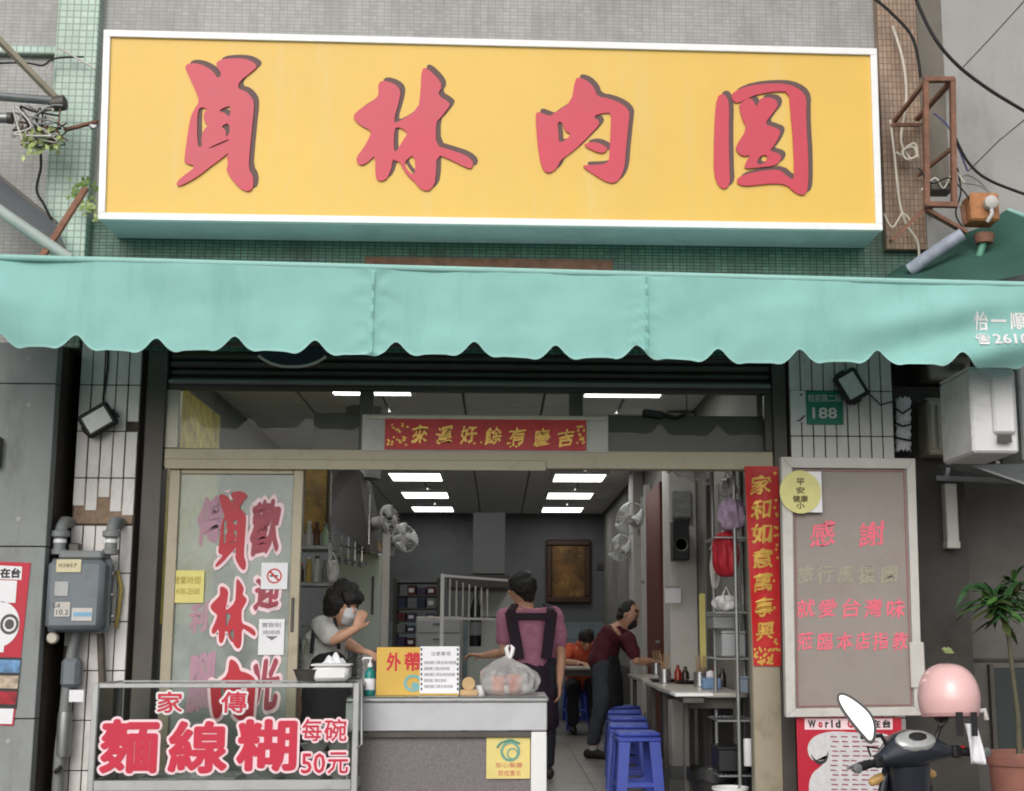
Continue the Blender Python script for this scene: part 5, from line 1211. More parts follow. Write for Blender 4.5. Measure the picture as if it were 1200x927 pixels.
MB().add([(x0, 1.7, zb_ + .25), (x1, 1.7, zb_), (x1, 3.3, zb_), (x0, 3.3, zb_ + .25), (x0 + .05, 2.2, zt), (x1 - .15, 2.2, zt), (x1 - .15, 3.2, zt), (x0 + .05, 3.2, zt)], [(0, 1, 2, 3), (4, 5, 6, 7), (0, 1, 5, 4), (1, 2, 6, 5), (2, 3, 7, 6), (3, 0, 4, 7)]).build('hood_shell', m_soot, t)
MB().tube([((x0 + x1) / 2, 2.7, zt - .02), ((x0 + x1) / 2, 2.7, ZC)], .14, 16).build('flue', m_galv, t, 40)
t = thing('pale_cabinet', 'tall pale green cabinet behind the masked worker', 'cabinet', W(430, 790, 2.4))
a, b_, z0, z1 = box4(394, 648, 447, 800, 2.4); bx(t, 'cabinet_body', mat('pale_green_enamel', lin(200, 212, 204), .45, var=.06), a, b_, 2.4, 2.9, 0, z1, .01)
bx(t, 'door_slot', m_dark, W(435, 700, 2.39).x, W(438, 700, 2.39).x, 2.39, 2.399, W(436, 720, 2.4).z, W(436, 675, 2.4).z, 0)
t = thing('steel_post', 'pale post holding two wall fans beside the cabinet', 'post', (W(449, 700, 2.3).x, 2.3, 0))
p = W(447, 700, 2.3); bx(t, 'post_shaft', m_offwhite, p.x, p.x + .055, 2.28, 2.335, 0, W(446, 622, 2.3).z); bx(t, 'post_cap', m_galv, p.x - .008, p.x + .063, 2.272, 2.343, W(446, 622, 2.3).z + .001, W(446, 619, 2.3).z)
def fan(label, c, rot, r=.18, arm=None):
    t = thing('wall_fan', label, 'fan', (0, 0, 0), 'wall fans')
    m_f = m_offwhite
    for k in range(18):
        a = 2 * math.pi * k / 18
        MB().tube([(.03 * math.cos(a), -.05, .03 * math.sin(a)), (.7 * r * math.cos(a), -.06, .7 * r * math.sin(a)), (r * math.cos(a), 0, r * math.sin(a)), (.7 * r * math.cos(a), .05, .7 * r * math.sin(a)), (.04 * math.cos(a), .05, .04 * math.sin(a))], .0022, 4).build('guard_wire', m_f, t)
    MB().tube([(r * math.cos(2 * math.pi * k / 30), 0, r * math.sin(2 * math.pi * k / 30)) for k in range(31)], .006, 6, cap=False).build('guard_ring', m_f, t, 60)
    for k in range(3):
        a0 = 2 * math.pi * k / 3
        MB().grid(lambda u, v: Vector(((.03 + .8 * r * v) * math.cos(a0 + (u - .5) * 1.3 * (.4 + .6 * v)), -.02 + .03 * (u - .5), (.03 + .8 * r * v) * math.sin(a0 + (u - .5) * 1.3 * (.4 + .6 * v)))), 4, 6).build('blade', mat('fan_blade', lin(206, 212, 212), .4, var=.05), t, 60, solid=.003)
    MB().lathe([(.035, 0), (.05, .03), (.05, .1), (.03, .13)], (0, .02, 0), 16, (R(-90), 0, 0)).build('motor', m_f, t, 40)
    MB().lathe([(.03, 0), (.03, .012), (.01, .016)], (0, -.05, 0), 16, (R(90), 0, 0)).build('hub', m_f, t, 40)
    MB().tube([(0, .12, 0), (0, .16, -.04), (0, .2, -.1)], .016, 8).build('arm', m_f, t, 50)
    place(t, c, rot); return t
fan('wall fan turned edge-on at the top of the pale post', W(455, 610, 2.35), (R(-10), R(10), R(66)), .115)
fan('wall fan just behind the one on the pale post', W(474, 630, 3.6), (R(-12), 0, R(40)), .12)
fan('wall fan high above the tables, nearest the brown door', W(738, 607, 4.9), (R(-15), 0, R(-38)), .155)
fan('wall fan lower down behind the tables', W(727, 642, 7.0), (R(-10), 0, R(-45)), .15)
# steel worktop behind the counter
t = thing('kitchen_worktop', 'stainless kitchen worktop behind the masked worker', 'worktop', (-1.2, 1.3, 0))
bx(t, 'top_slab', m_steel, -2.05, -.75, 1.0, 1.75, .76, .8); bx(t, 'lower_body', m_galv, -2.05, -.77, 1.05, 1.73, 0, .758)
# rack with dark boxes
m_purple = mat('dark_purple_box', lin(70, 58, 92), .5, var=.25, scale=14); m_navyb = mat('dark_blue_box', lin(44, 52, 84), .5, var=.25, scale=14); m_maroonb = mat('dark_red_box', lin(92, 34, 40), .5, var=.2)
t = thing('crate_shelf', 'dark shelf of stacked goods behind the serving counter', 'shelf', W(490, 760, 5.2))
a, b_, z0, z1 = box4(462, 676, 514, 760, 5.2)
for q in (462, 513): p = W(q, 720, 5.2); bx(t, 'post', m_dark, p.x - .015, p.x + .015, 5.2, 5.23, 0, z1); bx(t, 'post', m_dark, p.x - .015, p.x + .015, 5.65, 5.68, 0, z1)
zz = [W(490, y, 5.2).z for y in (757, 741, 727, 712, 697, 681)]
for z in zz: bx(t, 'board', m_dark, a, b_, 5.2, 5.68, z - .012, z, .002)
k = 0
for i, z in enumerate(zz[1:-1] if False else zz[:-1]):
    for j in range(4):
        if (i + j) % 5 == 4: continue
        x = a + .025 + (b_ - a - .05) * j / 4; cc = (m_purple, m_navyb, m_maroonb, m_grey)[(i * 3 + j * 2) % 4]
        nm = ('purple', 'navy', 'dark red', 'grey')[(i * 3 + j * 2) % 4]
        o = thing('goods_box', '%s goods box, %s from the post, on the %s board of the dark shelf' % (nm, ('first', 'second', 'third', 'fourth')[j], ('lowest', 'second', 'third', 'fourth', 'top')[i]), 'box', (x + .04, 5.3, z), 'boxes on the dark shelf')
        w_ = (b_ - a - .05) / 4 - .012; h = (zz[i + 1] - z) * rn.uniform(.55, .85)
        bx(o, 'carton', cc, x, x + w_, 5.22, 5.5, z + .001, z + h); bx(o, 'flap', m_paper if j % 2 else cc, x + w_ * .2, x + w_ * .8, 5.215, 5.2195, z + h * .3, z + h * .7, 0)
t = thing('drawer_unit', 'pale plastic drawer unit behind the takeaway sign', 'drawers', W(515, 760, 4.2))
a, b_, z0, z1 = box4(487, 722, 541, 760, 4.2); bx(t, 'carcass', m_offwhite, a, b_, 4.21, 4.6, 0, z1, .01)
for k in range(5):
    za = z1 - .03 - k * .13; d = bx(t, 'drawer', mat('drawer_plastic', lin(168, 172, 174), .35, var=.08), a + .01, b_ - .01, 4.195, 4.209, za - .11, za); bx(d, 'drawer_handle', m_grey, (a + b_) / 2 - .05, (a + b_) / 2 + .05, 4.18, 4.194, za - .04, za - .025)
# plate rack with white slats
t = thing('plate_rack', 'white upright rack with slats in the shop middle', 'rack', W(522, 790, 3.2))
p0 = W(519, 672, 3.2)
MB().box(p0.x - .018, p0.x + .012, 3.2, 3.23, 0, p0.z, .004).build('post', m_white, t); MB().box(p0.x + .62, p0.x + .645, 4.4, 4.43, 0, p0.z, .004).build('post', m_white, t)
for k in range(7):
    x = p0.x + .05 + k * .05; y = 3.25 + k * .12; MB().box(x, x + .012, y, y + .08, W(530, 722, 3.3).z, W(530, 678 + 1.5 * k, 3.3).z, .002).build('slat', m_offwhite, t)
MB().bar((p0.x, 3.215, W(519, 674, 3.2).z), (p0.x + .63, 4.4, W(519, 674, 3.2).z), .02).bar((p0.x, 3.215, W(530, 724, 3.2).z), (p0.x + .63, 4.4, W(530, 724, 3.2).z), .02).build('rail', m_white, t)
# duct, hood and cabinet in the middle
t = thing('ventilation_duct', 'square grey duct dropping from the ceiling to a dark hood', 'duct', W(573, 690, 6.4))
pb(t, 'duct_shaft', mat('duct_grey', lin(128, 132, 132), .5, var=.06), (554, 600, 592, 672), 6.4, .38, .006); 
a, b_, z0, z1 = box4(524, 673, 598, 689, 6.1); bx(t, 'hood', m_dark, a, b_, 6.1, 6.9, z0, z1, .01)
t = thing('pale_fridge', 'pale green upright cabinet behind the customer in pink', 'cabinet', W(575, 800, 6.6))
a, b_, z0, z1 = box4(548, 692, 602, 760, 6.6); f_ = bx(t, 'fridge_body', mat('fridge_pale_green', lin(206, 214, 206), .4, var=.05), a, b_, 6.6, 7.2, 0, z1, .012)
bx(t, 'door_gap', m_dark, a + .01, b_ - .01, 6.594, 6.5995, W(575, 724, 6.6).z, W(575, 722, 6.6).z, 0); bx(t, 'handle', m_galv, b_ - .06, b_ - .04, 6.57, 6.598, W(575, 745, 6.6).z, W(575, 728, 6.6).z)
t = thing('dark_bottle', 'dark tall bottle standing beside the plate rack', 'bottle', W(557, 755, 4.8))
p = W(557, 757, 4.8); MB().lathe([(.05, 0), (.055, .01), (.055, .32), (.03, .42), (.022, .44), (.022, .5), (.0, .5)], p, 18).build('bottle_body', mat('dark_glass', lin(28, 34, 36), .15), t, 40); MB().lathe([(.056, .1), (.056, .22)], p, 18, cap=False).build('label_band', m_grey, t, 40)
# picture on the back wall
t = thing('gold_painting', 'dark gold painting in a brown frame on the back wall', 'painting', W(666, 706, 12.35))
a, b_, z0, z1 = box4(640, 632, 692, 706, 12.35)
m_fr = mat('brown_frame', lin(70, 44, 28), .5, var=.15)
for r_ in ((a, b_, z1 - .09, z1), (a, b_, z0, z0 + .09)): MB().box(r_[0], r_[1], 12.31, 12.39, r_[2], r_[3], .015).build('frame_bar', m_fr, t)
for r_ in ((a, a + .09), (b_ - .09, b_)): MB().box(r_[0], r_[1], 12.315, 12.389, z0 + .091, z1 - .091, .015).build('frame_bar', m_fr, t)
bx(t, 'canvas', mat('gold_canvas', lin(112, 78, 34), .5, var=.75, scale=4, dirt=(lin(206, 160, 80), .7, 5)), a + .08, b_ - .08, 12.34, 12.38, z0 + .08, z1 - .08, 0)
t = thing('wall_switch_panel', 'small dark switch panel on the back wall beside the painting', 'switch', W(709, 662, 12.38)); pb(t, 'plate', m_dark, (700, 660, 720, 667), 12.37, .02); pb(t, 'toggle', m_grey, (708, 662, 712, 665), 12.35, .018)
t = thing('back_table', 'dark table with cups near the back wall', 'table', W(655, 740, 10.5)); p = W(655, 712, 10.5)
bx(t, 'table_top', m_dark, p.x - .5, p.x + .5, 10.2, 10.9, .72, .76)
for dx in (-.45, .41):
    for dy in (10.22, 10.82): bx(t, 'leg', m_dark, p.x + dx, p.x + dx + .04, dy, dy + .04, 0, .719)
for k in range(4):
    c = Vector((p.x - .2 + .1 * k, 10.3, .761)); o = thing('cup', 'small white cup, %s along the back table edge' % ('first', 'second', 'third', 'fourth')[k], 'cup', c, 'cups on the back table'); MB().lathe([(.025, 0), (.036, .09), (.038, .09), (.03, .085), (.02, .01), (0, .01)], c, 14).build('cup_body', m_white, o, 40)
# ---- table-side wall
m_redwood = mat('red_brown_wood', lin(104, 46, 34), .5, var=.2, scale=6, stretch=(4, 4, .4))
t = thing('brown_door', 'red-brown wooden door leaf on the table-side wall', 'door', (1.53, 5.3, 0)); 
bx(t, 'leaf', m_redwood, 1.5, 1.555, 4.7, 5.9, 0, 2.5, .006); bx(t, 'door_frame', m_offwhite, 1.49, 1.556, 5.902, 6.0, 0, 2.6); bx(t, 'door_handle', m_galv, 1.46, 1.498, 4.76, 4.86, 1.0, 1.03)
t = thing('white_pillar', 'pale plastered pillar on the table-side wall', 'pillar', (1.45, 2.9, 0)); bx(t, 'shaft', m_offwhite, 1.34, 1.556, 2.7, 3.15, 0, ZC - .02, .008); bx(t, 'skirting', m_grey, 1.33, 1.556, 2.69, 3.16, 0, .1)
t = thing('white_column', 'narrow white column standing far down the table-side wall', 'column', (1.5, 6.8, 0)); bx(t, 'shaft', m_offwhite, 1.44, 1.556, 6.6, 7.1, 0, ZC - .02, .008); bx(t, 'skirting', m_grey, 1.43, 1.556, 6.59, 7.11, 0, .1)
t = thing('grey_pipe', 'pale vertical pipe on the table-side wall by the worker in maroon', 'pipe', (1.5, 6.2, 0)); MB().tube([(1.51, 6.2, .3), (1.51, 6.2, 2.5)], .03, 10).build('pipe_length', m_offwhite, t, 40)
for z in (.8, 1.6, 2.3): MB().box(1.48, 1.555, 6.17, 6.23, z, z + .03).build('clip', m_galv, t)
t = thing('black_speaker', 'black loudspeaker hanging on the pale pillar', 'speaker', W(798, 655, 2.4)); a, b_, z0, z1 = box4(789, 608, 808, 656, 2.4)
bx(t, 'speaker_case', m_black, a, b_, 2.4, 2.6, z0, z1, .01); MB().lathe([(.05, 0), (.055, .006), (.02, -.01)], ((a + b_) / 2, 2.4, z0 + .12), 18, (R(90), 0, 0)).build('speaker_cone', m_dark, t, 40); bx(t, 'wall_bracket', m_dark, (a + b_) / 2 - .02, (a + b_) / 2 + .02, 2.601, 2.69, z1 - .1, z1 - .06)
t = thing('white_notice_sheet', 'white blank sheet pinned on the pale pillar', 'sheet', W(788, 706, 2.65)); pb(t, 'sheet', m_paper, (779, 688, 798, 706), 2.66, .004, 0); pb(t, 'pin_strip', m_galv, (780, 686.5, 797, 688.5), 2.655, .006, 0)
t = thing('yellow_strip', 'narrow yellow paper strip on the table-side wall near the rack', 'strip', W(824, 780, 1.5)); pb(t, 'sheet', m_yellowp, (820, 695, 827, 782), 1.6, .004, 0); pb(t, 'backing_post', m_dark, (829, 560, 837, 800), 1.58, .05)
t = thing('wrapped_bundle', 'plastic-wrapped bundle hanging under the ceiling by the opening', 'bundle', W(808, 560, .9)); c = W(806, 556, .9)
MB().grid(lambda u, v: c + Vector((-.14 + .3 * v, .06 * math.sin(2 * math.pi * u) * (1 + .2 * math.sin(19 * v)), .07 - .1 * v + .05 * math.cos(2 * math.pi * u) * (1 + .25 * math.sin(23 * v + 3 * u)))), 18, 24).build('wrapping', m_bag, t, 40)
MB().tube([c + Vector((0, 0, .05)), c + Vector((0, 0, ZC - c.z))], .004, 5).build('cord', m_rubber, t)
t = thing('shiny_panel', 'shiny steel panel near the ceiling over the tables', 'panel', W(800, 620, 3.2)); pb(t, 'sheet', m_steel, (788, 575, 810, 606), 2.66, .02, .004); pb(t, 'lower_rail', m_dark, (788, 606.5, 810, 609), 2.65, .03)
# tables
def table(label, x0, x1, y0, y1, z, m):
    t = thing('dining_table', label, 'table', ((x0 + x1) / 2, (y0 + y1) / 2, 0), 'dining tables along the wall')
    bx(t, 'table_top', m, x0, x1, y0, y1, z - .03, z, .006)
    for xx in (x0 + .04, x1 - .08):
        for yy in (y0 + .05, y1 - .09): bx(t, 'leg', m_dark, xx, xx + .035, yy, yy + .035, 0, z - .031)
    bx(t, 'apron', m_dark, x0 + .05, x1 - .05, y0 + .06, y0 + .08, z - .1, z - .031)
m_ttop = mat('pale_laminate', lin(186, 182, 172), .3, var=.06, dirt=(lin(140, 132, 118), .4, 5))
xt = W(793, 809, .6).x
table('pale-topped dining table nearest the opening', xt, 1.54, .55, 1.75, .735, m_ttop)
table('pale-topped dining table in the middle of the wall row', xt + .02, 1.54, 1.8, 2.66, .735, m_ttop)
table('pale-topped dining table beside the worker in maroon', xt + .06, 1.54, 3.2, 4.5, .735, m_ttop)
table('pale dining table where the diner in orange sits', .35, 1.3, 7.0, 7.6, .735, m_ttop)
t = thing('pull_out_shelf', 'white pull-out board below the nearest dining table top', 'board', W(812, 816, .35)); a, b_, z0, z1 = box4(791, 812, 836, 818, .3); bx(t, 'board', m_white, a, b_, .3, .54, z0 + .01, z1); bx(t, 'bracket', m_dark, a + .05, b_ - .05, .32, .53, z0 - .03, z0 + .008)
for k, (px, Y, l) in enumerate(((780, 2.42, 'black oval tray with dishes on the middle dining table'), (798, 2.05, 'black tray with a white dish beside the oval tray'))):
    p = WZ(px, 788, .737); p.y = Y; p.x = (xt + .18 + .14 * k); p.z = .736
    t = thing('food_tray', l, 'tray', p, 'trays on the dining table'); MB().lathe([(.001, .004), (.12, .004), (.15, .022), (.155, .022), (.125, 0), (0, 0)], p, 26).build('tray_body', m_black, t, 50); MB().lathe([(.04, .006), (.08, .03), (.075, .03), (.035, .012), (0, .012)], p + Vector((.02, 0, 0)), 20).build('dish', m_bowl, t, 50)
# stools
def stool():
    t = thing('plastic_stool', 'x', 'stool', (0, 0, 0), 'blue plastic stools')
    h = .46; a, b_ = .14, .17
    st = MB().box(-a, a, -a, a, h - .03, h, .018).build('seat', m_bluestool, t, 40)
    MB().box(-a - .004, a + .004, -a - .004, a + .004, h - .06, h - .031, .008).build('seat_rim', m_bluestool, st, 40)
    for sx in (-1, 1):
        for sy in (-1, 1):
            def lg(z, o=0):
                f = 1 - z / h; c = a - .008 + (b_ - a) * f; w_ = .075 - .01 * f; 
                return [(sx * c, sy * c), (sx * (c - w_), sy * c), (sx * (c - w_), sy * (c - .012)), (sx * (c - .012), sy * (c - .012)), (sx * (c - .012), sy * (c - w_)), (sx * c, sy * (c - w_))]
            vs = [(x, y, 0) for x, y in lg(0)] + [(x, y, h - .05) for x, y in lg(h - .05)]
            MB().add(vs, [tuple(range(6)), tuple(range(11, 5, -1))] + [(i, (i + 1) % 6, 6 + (i + 1) % 6, 6 + i) for i in range(6)]).build('leg', m_bluestool, t)
    z = .13; c = a - .012 + (b_ - a) * (1 - z / h)
    for q in ((-c + .02, c - .02, -c - .002, -c + .008), (-c + .02, c - .02, c - .008, c + .002)): MB().box(*q, z - .016, z + .016, .003).build('stretcher', m_bluestool, t)
    for q in ((-c - .002, -c + .008), (c - .008, c + .002)): MB().box(*q, -c + .02, c - .02, z - .016, z + .016, .003).build('stretcher', m_bluestool, t)
    return t
s0 = stool()
spots = [(748, 858, 'nearest the opening'), (738.5, 849, 'second in the row from the opening'), (737, 840.5, 'third in the row from the opening'), (734, 833, 'fourth in the row from the opening'), (732, 827, 'last of the row, beside the worker in maroon'), (676, 801, 'standing alone under the far diner')]
for k, (px, py, l) in enumerate(spots):
    o = s0 if k == 0 else copy_tree(s0); p = WZ(px, py, .46); o.location = (p.x, p.y + .14, 0); o.rotation_euler.z = R((4, -3, 2, -5, 3, 8)[k]); o['label'] = 'blue plastic stool ' + l
# storage rack by the post
Yg = .25
t = thing('storage_rack', 'grey wire storage rack with bags just inside the end post', 'rack', (W(850, 900, Yg).x, Yg + .2, 0))
for q, y0 in ((838, Yg + .42), (864, Yg), (838, Yg + .02) if False else (872, Yg + .42)): 
    p = W(q, 760, y0); MB().tube([(p.x, y0, 0), (p.x, y0, W(q, 552, y0).z)], .0125, 10).build('post', m_galv, t, 40)
x0, x1 = W(835, 800, Yg + .2).x, W(878, 800, Yg + .2).x
for y in (632, 718, 771, 842, 905):
    z = W(850, y, Yg + .2).z
    for k in range(9): MB().tube([(x0 + (x1 - x0) * k / 8, Yg, z), (x0 + (x1 - x0) * k / 8, Yg + .42, z)], .003, 5).build('wire', m_galv, t)
    MB().tube([(x0, Yg, z), (x1, Yg, z), (x1, Yg + .42, z), (x0, Yg + .42, z), (x0, Yg, z)], .006, 6).build('shelf_rim', m_galv, t)
def sack(label, r, Y, m, name='bag', cat='bag', sy=.09, amp=.12, handle=None):
    a, b_, z0, z1 = box4(*r, Y); c = Vector(((a + b_) / 2, Y, (z0 + z1) / 2)); t = thing(name, label, cat, (c.x, c.y, z0)); rn2 = random.Random(len(label)); ph = rn2.uniform(0, 6)
    def f(u, v):
        t_ = math.pi * min(max(v, .004), .996); an = 2 * math.pi * u; k = 1 + amp * math.sin(5 * an + ph + 4 * v) * math.sin(t_) + amp * .6 * math.sin(11 * an - 7 * v)
        return c + Vector(((b_ - a) / 2 * abs(math.sin(t_)) ** .6 * math.cos(an) * k, sy * abs(math.sin(t_)) ** .6 * math.sin(an) * k, (z1 - z0) / 2 * math.cos(t_)))
    MB().grid(f, 32, 18).build('sack_body', m, t, 50)
    MB().tube([Vector((c.x - .03, Y - .02, z1 - .02)), Vector((c.x, Y - .02, z1 + .05)), Vector((c.x + .03, Y - .02, z1 - .02))], .006, 6).build('handle_loop', handle or m, t, 50)
m_redbag = mat('red_cloth', lin(168, 28, 44), .6, var=.2, scale=14); m_floral = mat('floral_cloth', lin(170, 150, 176), .8, var=.35, scale=26, dirt=(lin(110, 70, 110), .6, 30)); m_whitebag = mat('crumpled_white', lin(206, 204, 204), .5, var=.25, scale=16)
sack('red bag hanging on the storage rack', (836, 622, 866, 676), Yg + .1, m_redbag, handle=m_offwhite)
sack('mauve flowered cloth bundle above the red bag', (842, 584, 872, 622), Yg + .05, m_floral, 'cloth_bundle', 'bundle')
sack('crumpled white plastic bag on the storage rack', (838, 697, 863, 717), Yg + .2, m_whitebag, amp=.25)
sack('pale fringed cloth hanging beside the red bag', (833, 640, 842, 690), Yg + .3, m_offwhite, 'cloth', 'cloth', .04, .25)
sack('crumpled white bag near the ceiling by the red couplet', (843, 560, 862, 582), Yg + .3, m_whitebag, amp=.25)
def rbox(label, r, Y, d, m, name, cat, lid=True):
    a, b_, z0, z1 = box4(*r, Y); t = thing(name, label, cat, ((a + b_) / 2, Y, z0)); bx(t, 'box_body', m, a, b_, Y, Y + d, z0, z1, .006); bx(t, 'lid', m, a - .004, b_ + .004, Y - .004, Y + d + .004, z1 + .001, z1 + .015, .003)
rbox('flat grey box on the storage rack under the white bag', (836, 722, 862, 736), Yg + .1, .25, m_grey, 'storage_box', 'box')
rbox('pale grey crate on the rack behind the couplet end', (846, 742, 874, 769), Yg + .12, .25, mat('grey_crate', lin(150, 154, 156), .5, var=.1), 'storage_box', 'box')
rbox('small bluish container on the lower rack shelf', (866, 795, 877, 812), Yg + .1, .12, mat('bluish_plastic', lin(140, 152, 170), .4), 'storage_box', 'box')
rbox('dark appliance at the bottom of the storage rack', (842, 878, 876, 904), Yg + .1, .28, m_black, 'appliance', 'appliance')
p = W(878, 905, Yg - .06); p.z = W(878, 897, Yg - .06).z
t = thing('paper_roll', 'white paper roll standing by the end post foot', 'roll', p); MB().lathe([(.028, 0), (.03, .003), (.03, .155), (.012, .157), (.012, .15)], p, 18).build('roll_body', m_paper, t, 40); MB().lathe([(.012, .01), (.012, .158)], p, 10).build('core', m_dark, t)
p = W(846, 930, .3); p.z = 0
t = thing('waste_bin', 'black waste bin with bag on the floor by the rack', 'bin', (p.x - .02, .55, 0)); c = Vector((p.x - .02, .55, 0))
MB().lathe([(.11, 0), (.14, .28), (.145, .28), (.135, .27), (.1, .01), (0, .01)], c, 24).build('bin_body', m_black, t, 40)
MB().grid(lambda u, v: c + Vector((.15 * math.cos(2 * math.pi * u) * (1 + .05 * math.sin(17 * u * 6)), .15 * math.sin(2 * math.pi * u), .29 - .07 * v + .01 * math.sin(40 * u))), 40, 3).build('bin_bag', m_black, t, 50)
c2 = Vector((p.x + .03, .18, 0)); t = thing('white_bucket', 'white bucket in front of the black waste bin', 'bucket', c2); MB().lathe([(.08, 0), (.1, .2), (.108, .2), (.108, .215), (.096, .215), (.076, .01), (0, .01)], c2, 24).build('bucket_body', m_white, t, 40); MB().tube([c2 + Vector((-.1, 0, .2)), c2 + Vector((-.06, -.09, .15)), c2 + Vector((.06, -.09, .15)), c2 + Vector((.1, 0, .2))], .003, 5).build('bail_handle', m_galv, t)

# ---- more of the clutter the shop is full of
def tissue(label, p):
    t = thing('tissue_box', label, 'tissue box', p, 'tissue boxes on the tables')
    MB().box(p.x - .06, p.x + .06, p.y - .045, p.y + .045, p.z, p.z + .07, .006).build('box_body', mat('tissue_blue', lin(120, 150, 190), .5, var=.2, scale=30), t)
    MB().grid(lambda u, v: p + Vector((-.03 + .06 * u, .004 * math.sin(9 * u), .07 + .05 * v * (1 - .5 * abs(u - .5)))), 6, 3).build('tissue', m_paper, t, 60, solid=.002)
def caddy(label, p):
    t = thing('condiment_caddy', label, 'caddy', p, 'condiment caddies on the tables')
    MB().lathe([(.04, 0), (.045, .004), (.045, .1), (.04, .1), (.04, .01), (0, .01)], p, 18).build('chopstick_holder', m_steel, t, 40)
    for k in range(7): MB().tube([p + Vector((.02 * math.cos(k), .02 * math.sin(k), .02)), p + Vector((.032 * math.cos(k + .4), .032 * math.sin(k + .4), .21))], .003, 5).build('chopstick', m_wood, t)
    q = p + Vector((.1, .02, 0)); MB().lathe([(.026, 0), (.028, .08), (.012, .11), (.012, .13)], q, 14).build('sauce_bottle', mat('sauce_red', lin(150, 40, 26), .3), t, 40)
    q = p + Vector((.15, -.02, 0)); MB().lathe([(.026, 0), (.028, .07), (.012, .1), (.012, .12)], q, 14).build('vinegar_bottle', mat('sauce_dark', lin(44, 32, 26), .25), t, 40)
zt_ = .736
tissue('pale blue tissue box on the dining table nearest the opening', Vector((xt + .3, 1.15, zt_))); caddy('chopstick caddy on the dining table nearest the opening', Vector((xt + .28, 1.5, zt_)))
caddy('chopstick caddy on the middle dining table', Vector((xt + .12, 2.2, zt_))); tissue('pale blue tissue box by the maroon worker', Vector((xt + .36, 3.6, zt_)))
caddy('chopstick caddy beside the maroon worker', Vector((xt + .3, 4.3, zt_)))
rn = random.Random(33)
for k in range(5):                                     # ladles hanging under the hood
    p = W(392 + 8 * k, 652 + 1.5 * k, 1.75); t = thing('ladle', 'steel ladle, %s from the shelf, hanging under the dark hood' % ('first', 'second', 'third', 'fourth', 'fifth')[k], 'ladle', p, 'ladles under the hood')
    MB().tube([p + Vector((0, 0, .16)), p], .005, 6).build('handle_rod', m_steel, t); MB().lathe([(.002, -.045), (.03, -.03), (.038, 0), (.035, 0), (.026, -.026), (.002, -.038)], p, 14).build('ladle_cup', m_steel, t, 50)
t = thing('ladle_rail', 'steel rail with hooks under the dark hood', 'rail', W(410, 645, 1.75)); a, b_ = W(386, 637, 1.75), W(432, 645, 1.75)
MB().tube([a, b_], .008, 8).build('rail_rod', m_steel, t)
MB().tube([a, a + Vector((0, 0, .5))], .006, 6).tube([b_, b_ + Vector((0, 0, .4))], .006, 6).build('hanger', m_steel, t)
p = Vector((-1.25, 1.35, .801))
for k, (dx, r_, h, l) in enumerate(((0, .16, .26, 'big steel stock pot on the kitchen worktop'), (.36, .12, .18, 'smaller steel pot beside the stock pot'), (-.38, .13, .12, 'low steel pan at the worktop end'))):
    c = p + Vector((dx, 0, 0)); t = thing('cooking_pot', l, 'pot', c, 'pots on the worktop')
    MB().lathe([(r_, 0), (r_, h), (r_ + .012, h), (r_ - .006, h), (r_ - .008, .01), (0, .01)], c, 26).build('pot_body', m_steel, t, 40)
    for s_ in (-1, 1): MB().tube([c + Vector((s_ * r_, -.04, h * .8)), c + Vector((s_ * (r_ + .04), -.03, h * .82)), c + Vector((s_ * (r_ + .04), .03, h * .82)), c + Vector((s_ * r_, .04, h * .8))], .007, 6).build('pot_handle', m_steel, t, 50)
sack('white plastic bag hung on the kitchen shelf post', (384, 656, 396, 682), 1.0, m_whitebag, amp=.2, sy=.05)
t = thing('cardboard_box', 'brown cardboard box stacked on the pale cabinet', 'box', W(432, 648, 2.45)); a, b_, z0, z1 = box4(421, 634, 443, 647, 2.45); bx(t, 'carton', mat('cardboard', lin(168, 134, 96), .8, var=.12), a, b_, 2.45, 2.75, W(432, 647.5, 2.4).z, z1); bx(t, 'tape', m_offwhite, (a + b_) / 2 - .02, (a + b_) / 2 + .02, 2.447, 2.4495, W(432, 647.5, 2.4).z, z1, 0)

# ================================================================ people
TEX = {}
def clouds(sz):
    if sz not in TEX: TEX[sz] = bpy.data.textures.new('creases', 'CLOUDS'); TEX[sz].noise_scale = sz; TEX[sz].noise_depth = 2
    return TEX[sz]
DISP = {'tee': (.09, .03), 'hair': (.035, .026), 'apron': (.12, .02), 'apron_wrap': (.12, .03), 'trousers': (.1, .024), 'jeans': (.1, .024)}
def blob(name, chains, m, parent, vox=.011, sm=4, balls=()):
    q = MB()
    for c in chains:
        pts, rad = c[0], c[1]; side = c[2] if len(c) > 2 else None
        q.tube(pts, rad, 16, round_=True, side=side)
    for c in balls: q.ball(*c)
    o = q.build(name, m, parent)
    md = o.modifiers.new('union', 'REMESH'); md.mode = 'VOXEL'; md.voxel_size = vox; md.use_smooth_shade = True
    s_ = o.modifiers.new('smooth', 'SMOOTH'); s_.iterations = sm; s_.factor = .5
    if name in DISP:
        sz, k = DISP[name]; dm = o.modifiers.new('creases', 'DISPLACE'); dm.texture = clouds(sz); dm.strength = k; dm.mid_level = .45; dm.texture_coords = 'LOCAL'
    return o
V = Vector
def frame(fwd):                                 # head frame: forward, side (its left), up
    f = V(fwd).normalized(); s_ = V((0, 0, 1)).cross(f).normalized(); return f, s_, f.cross(s_)
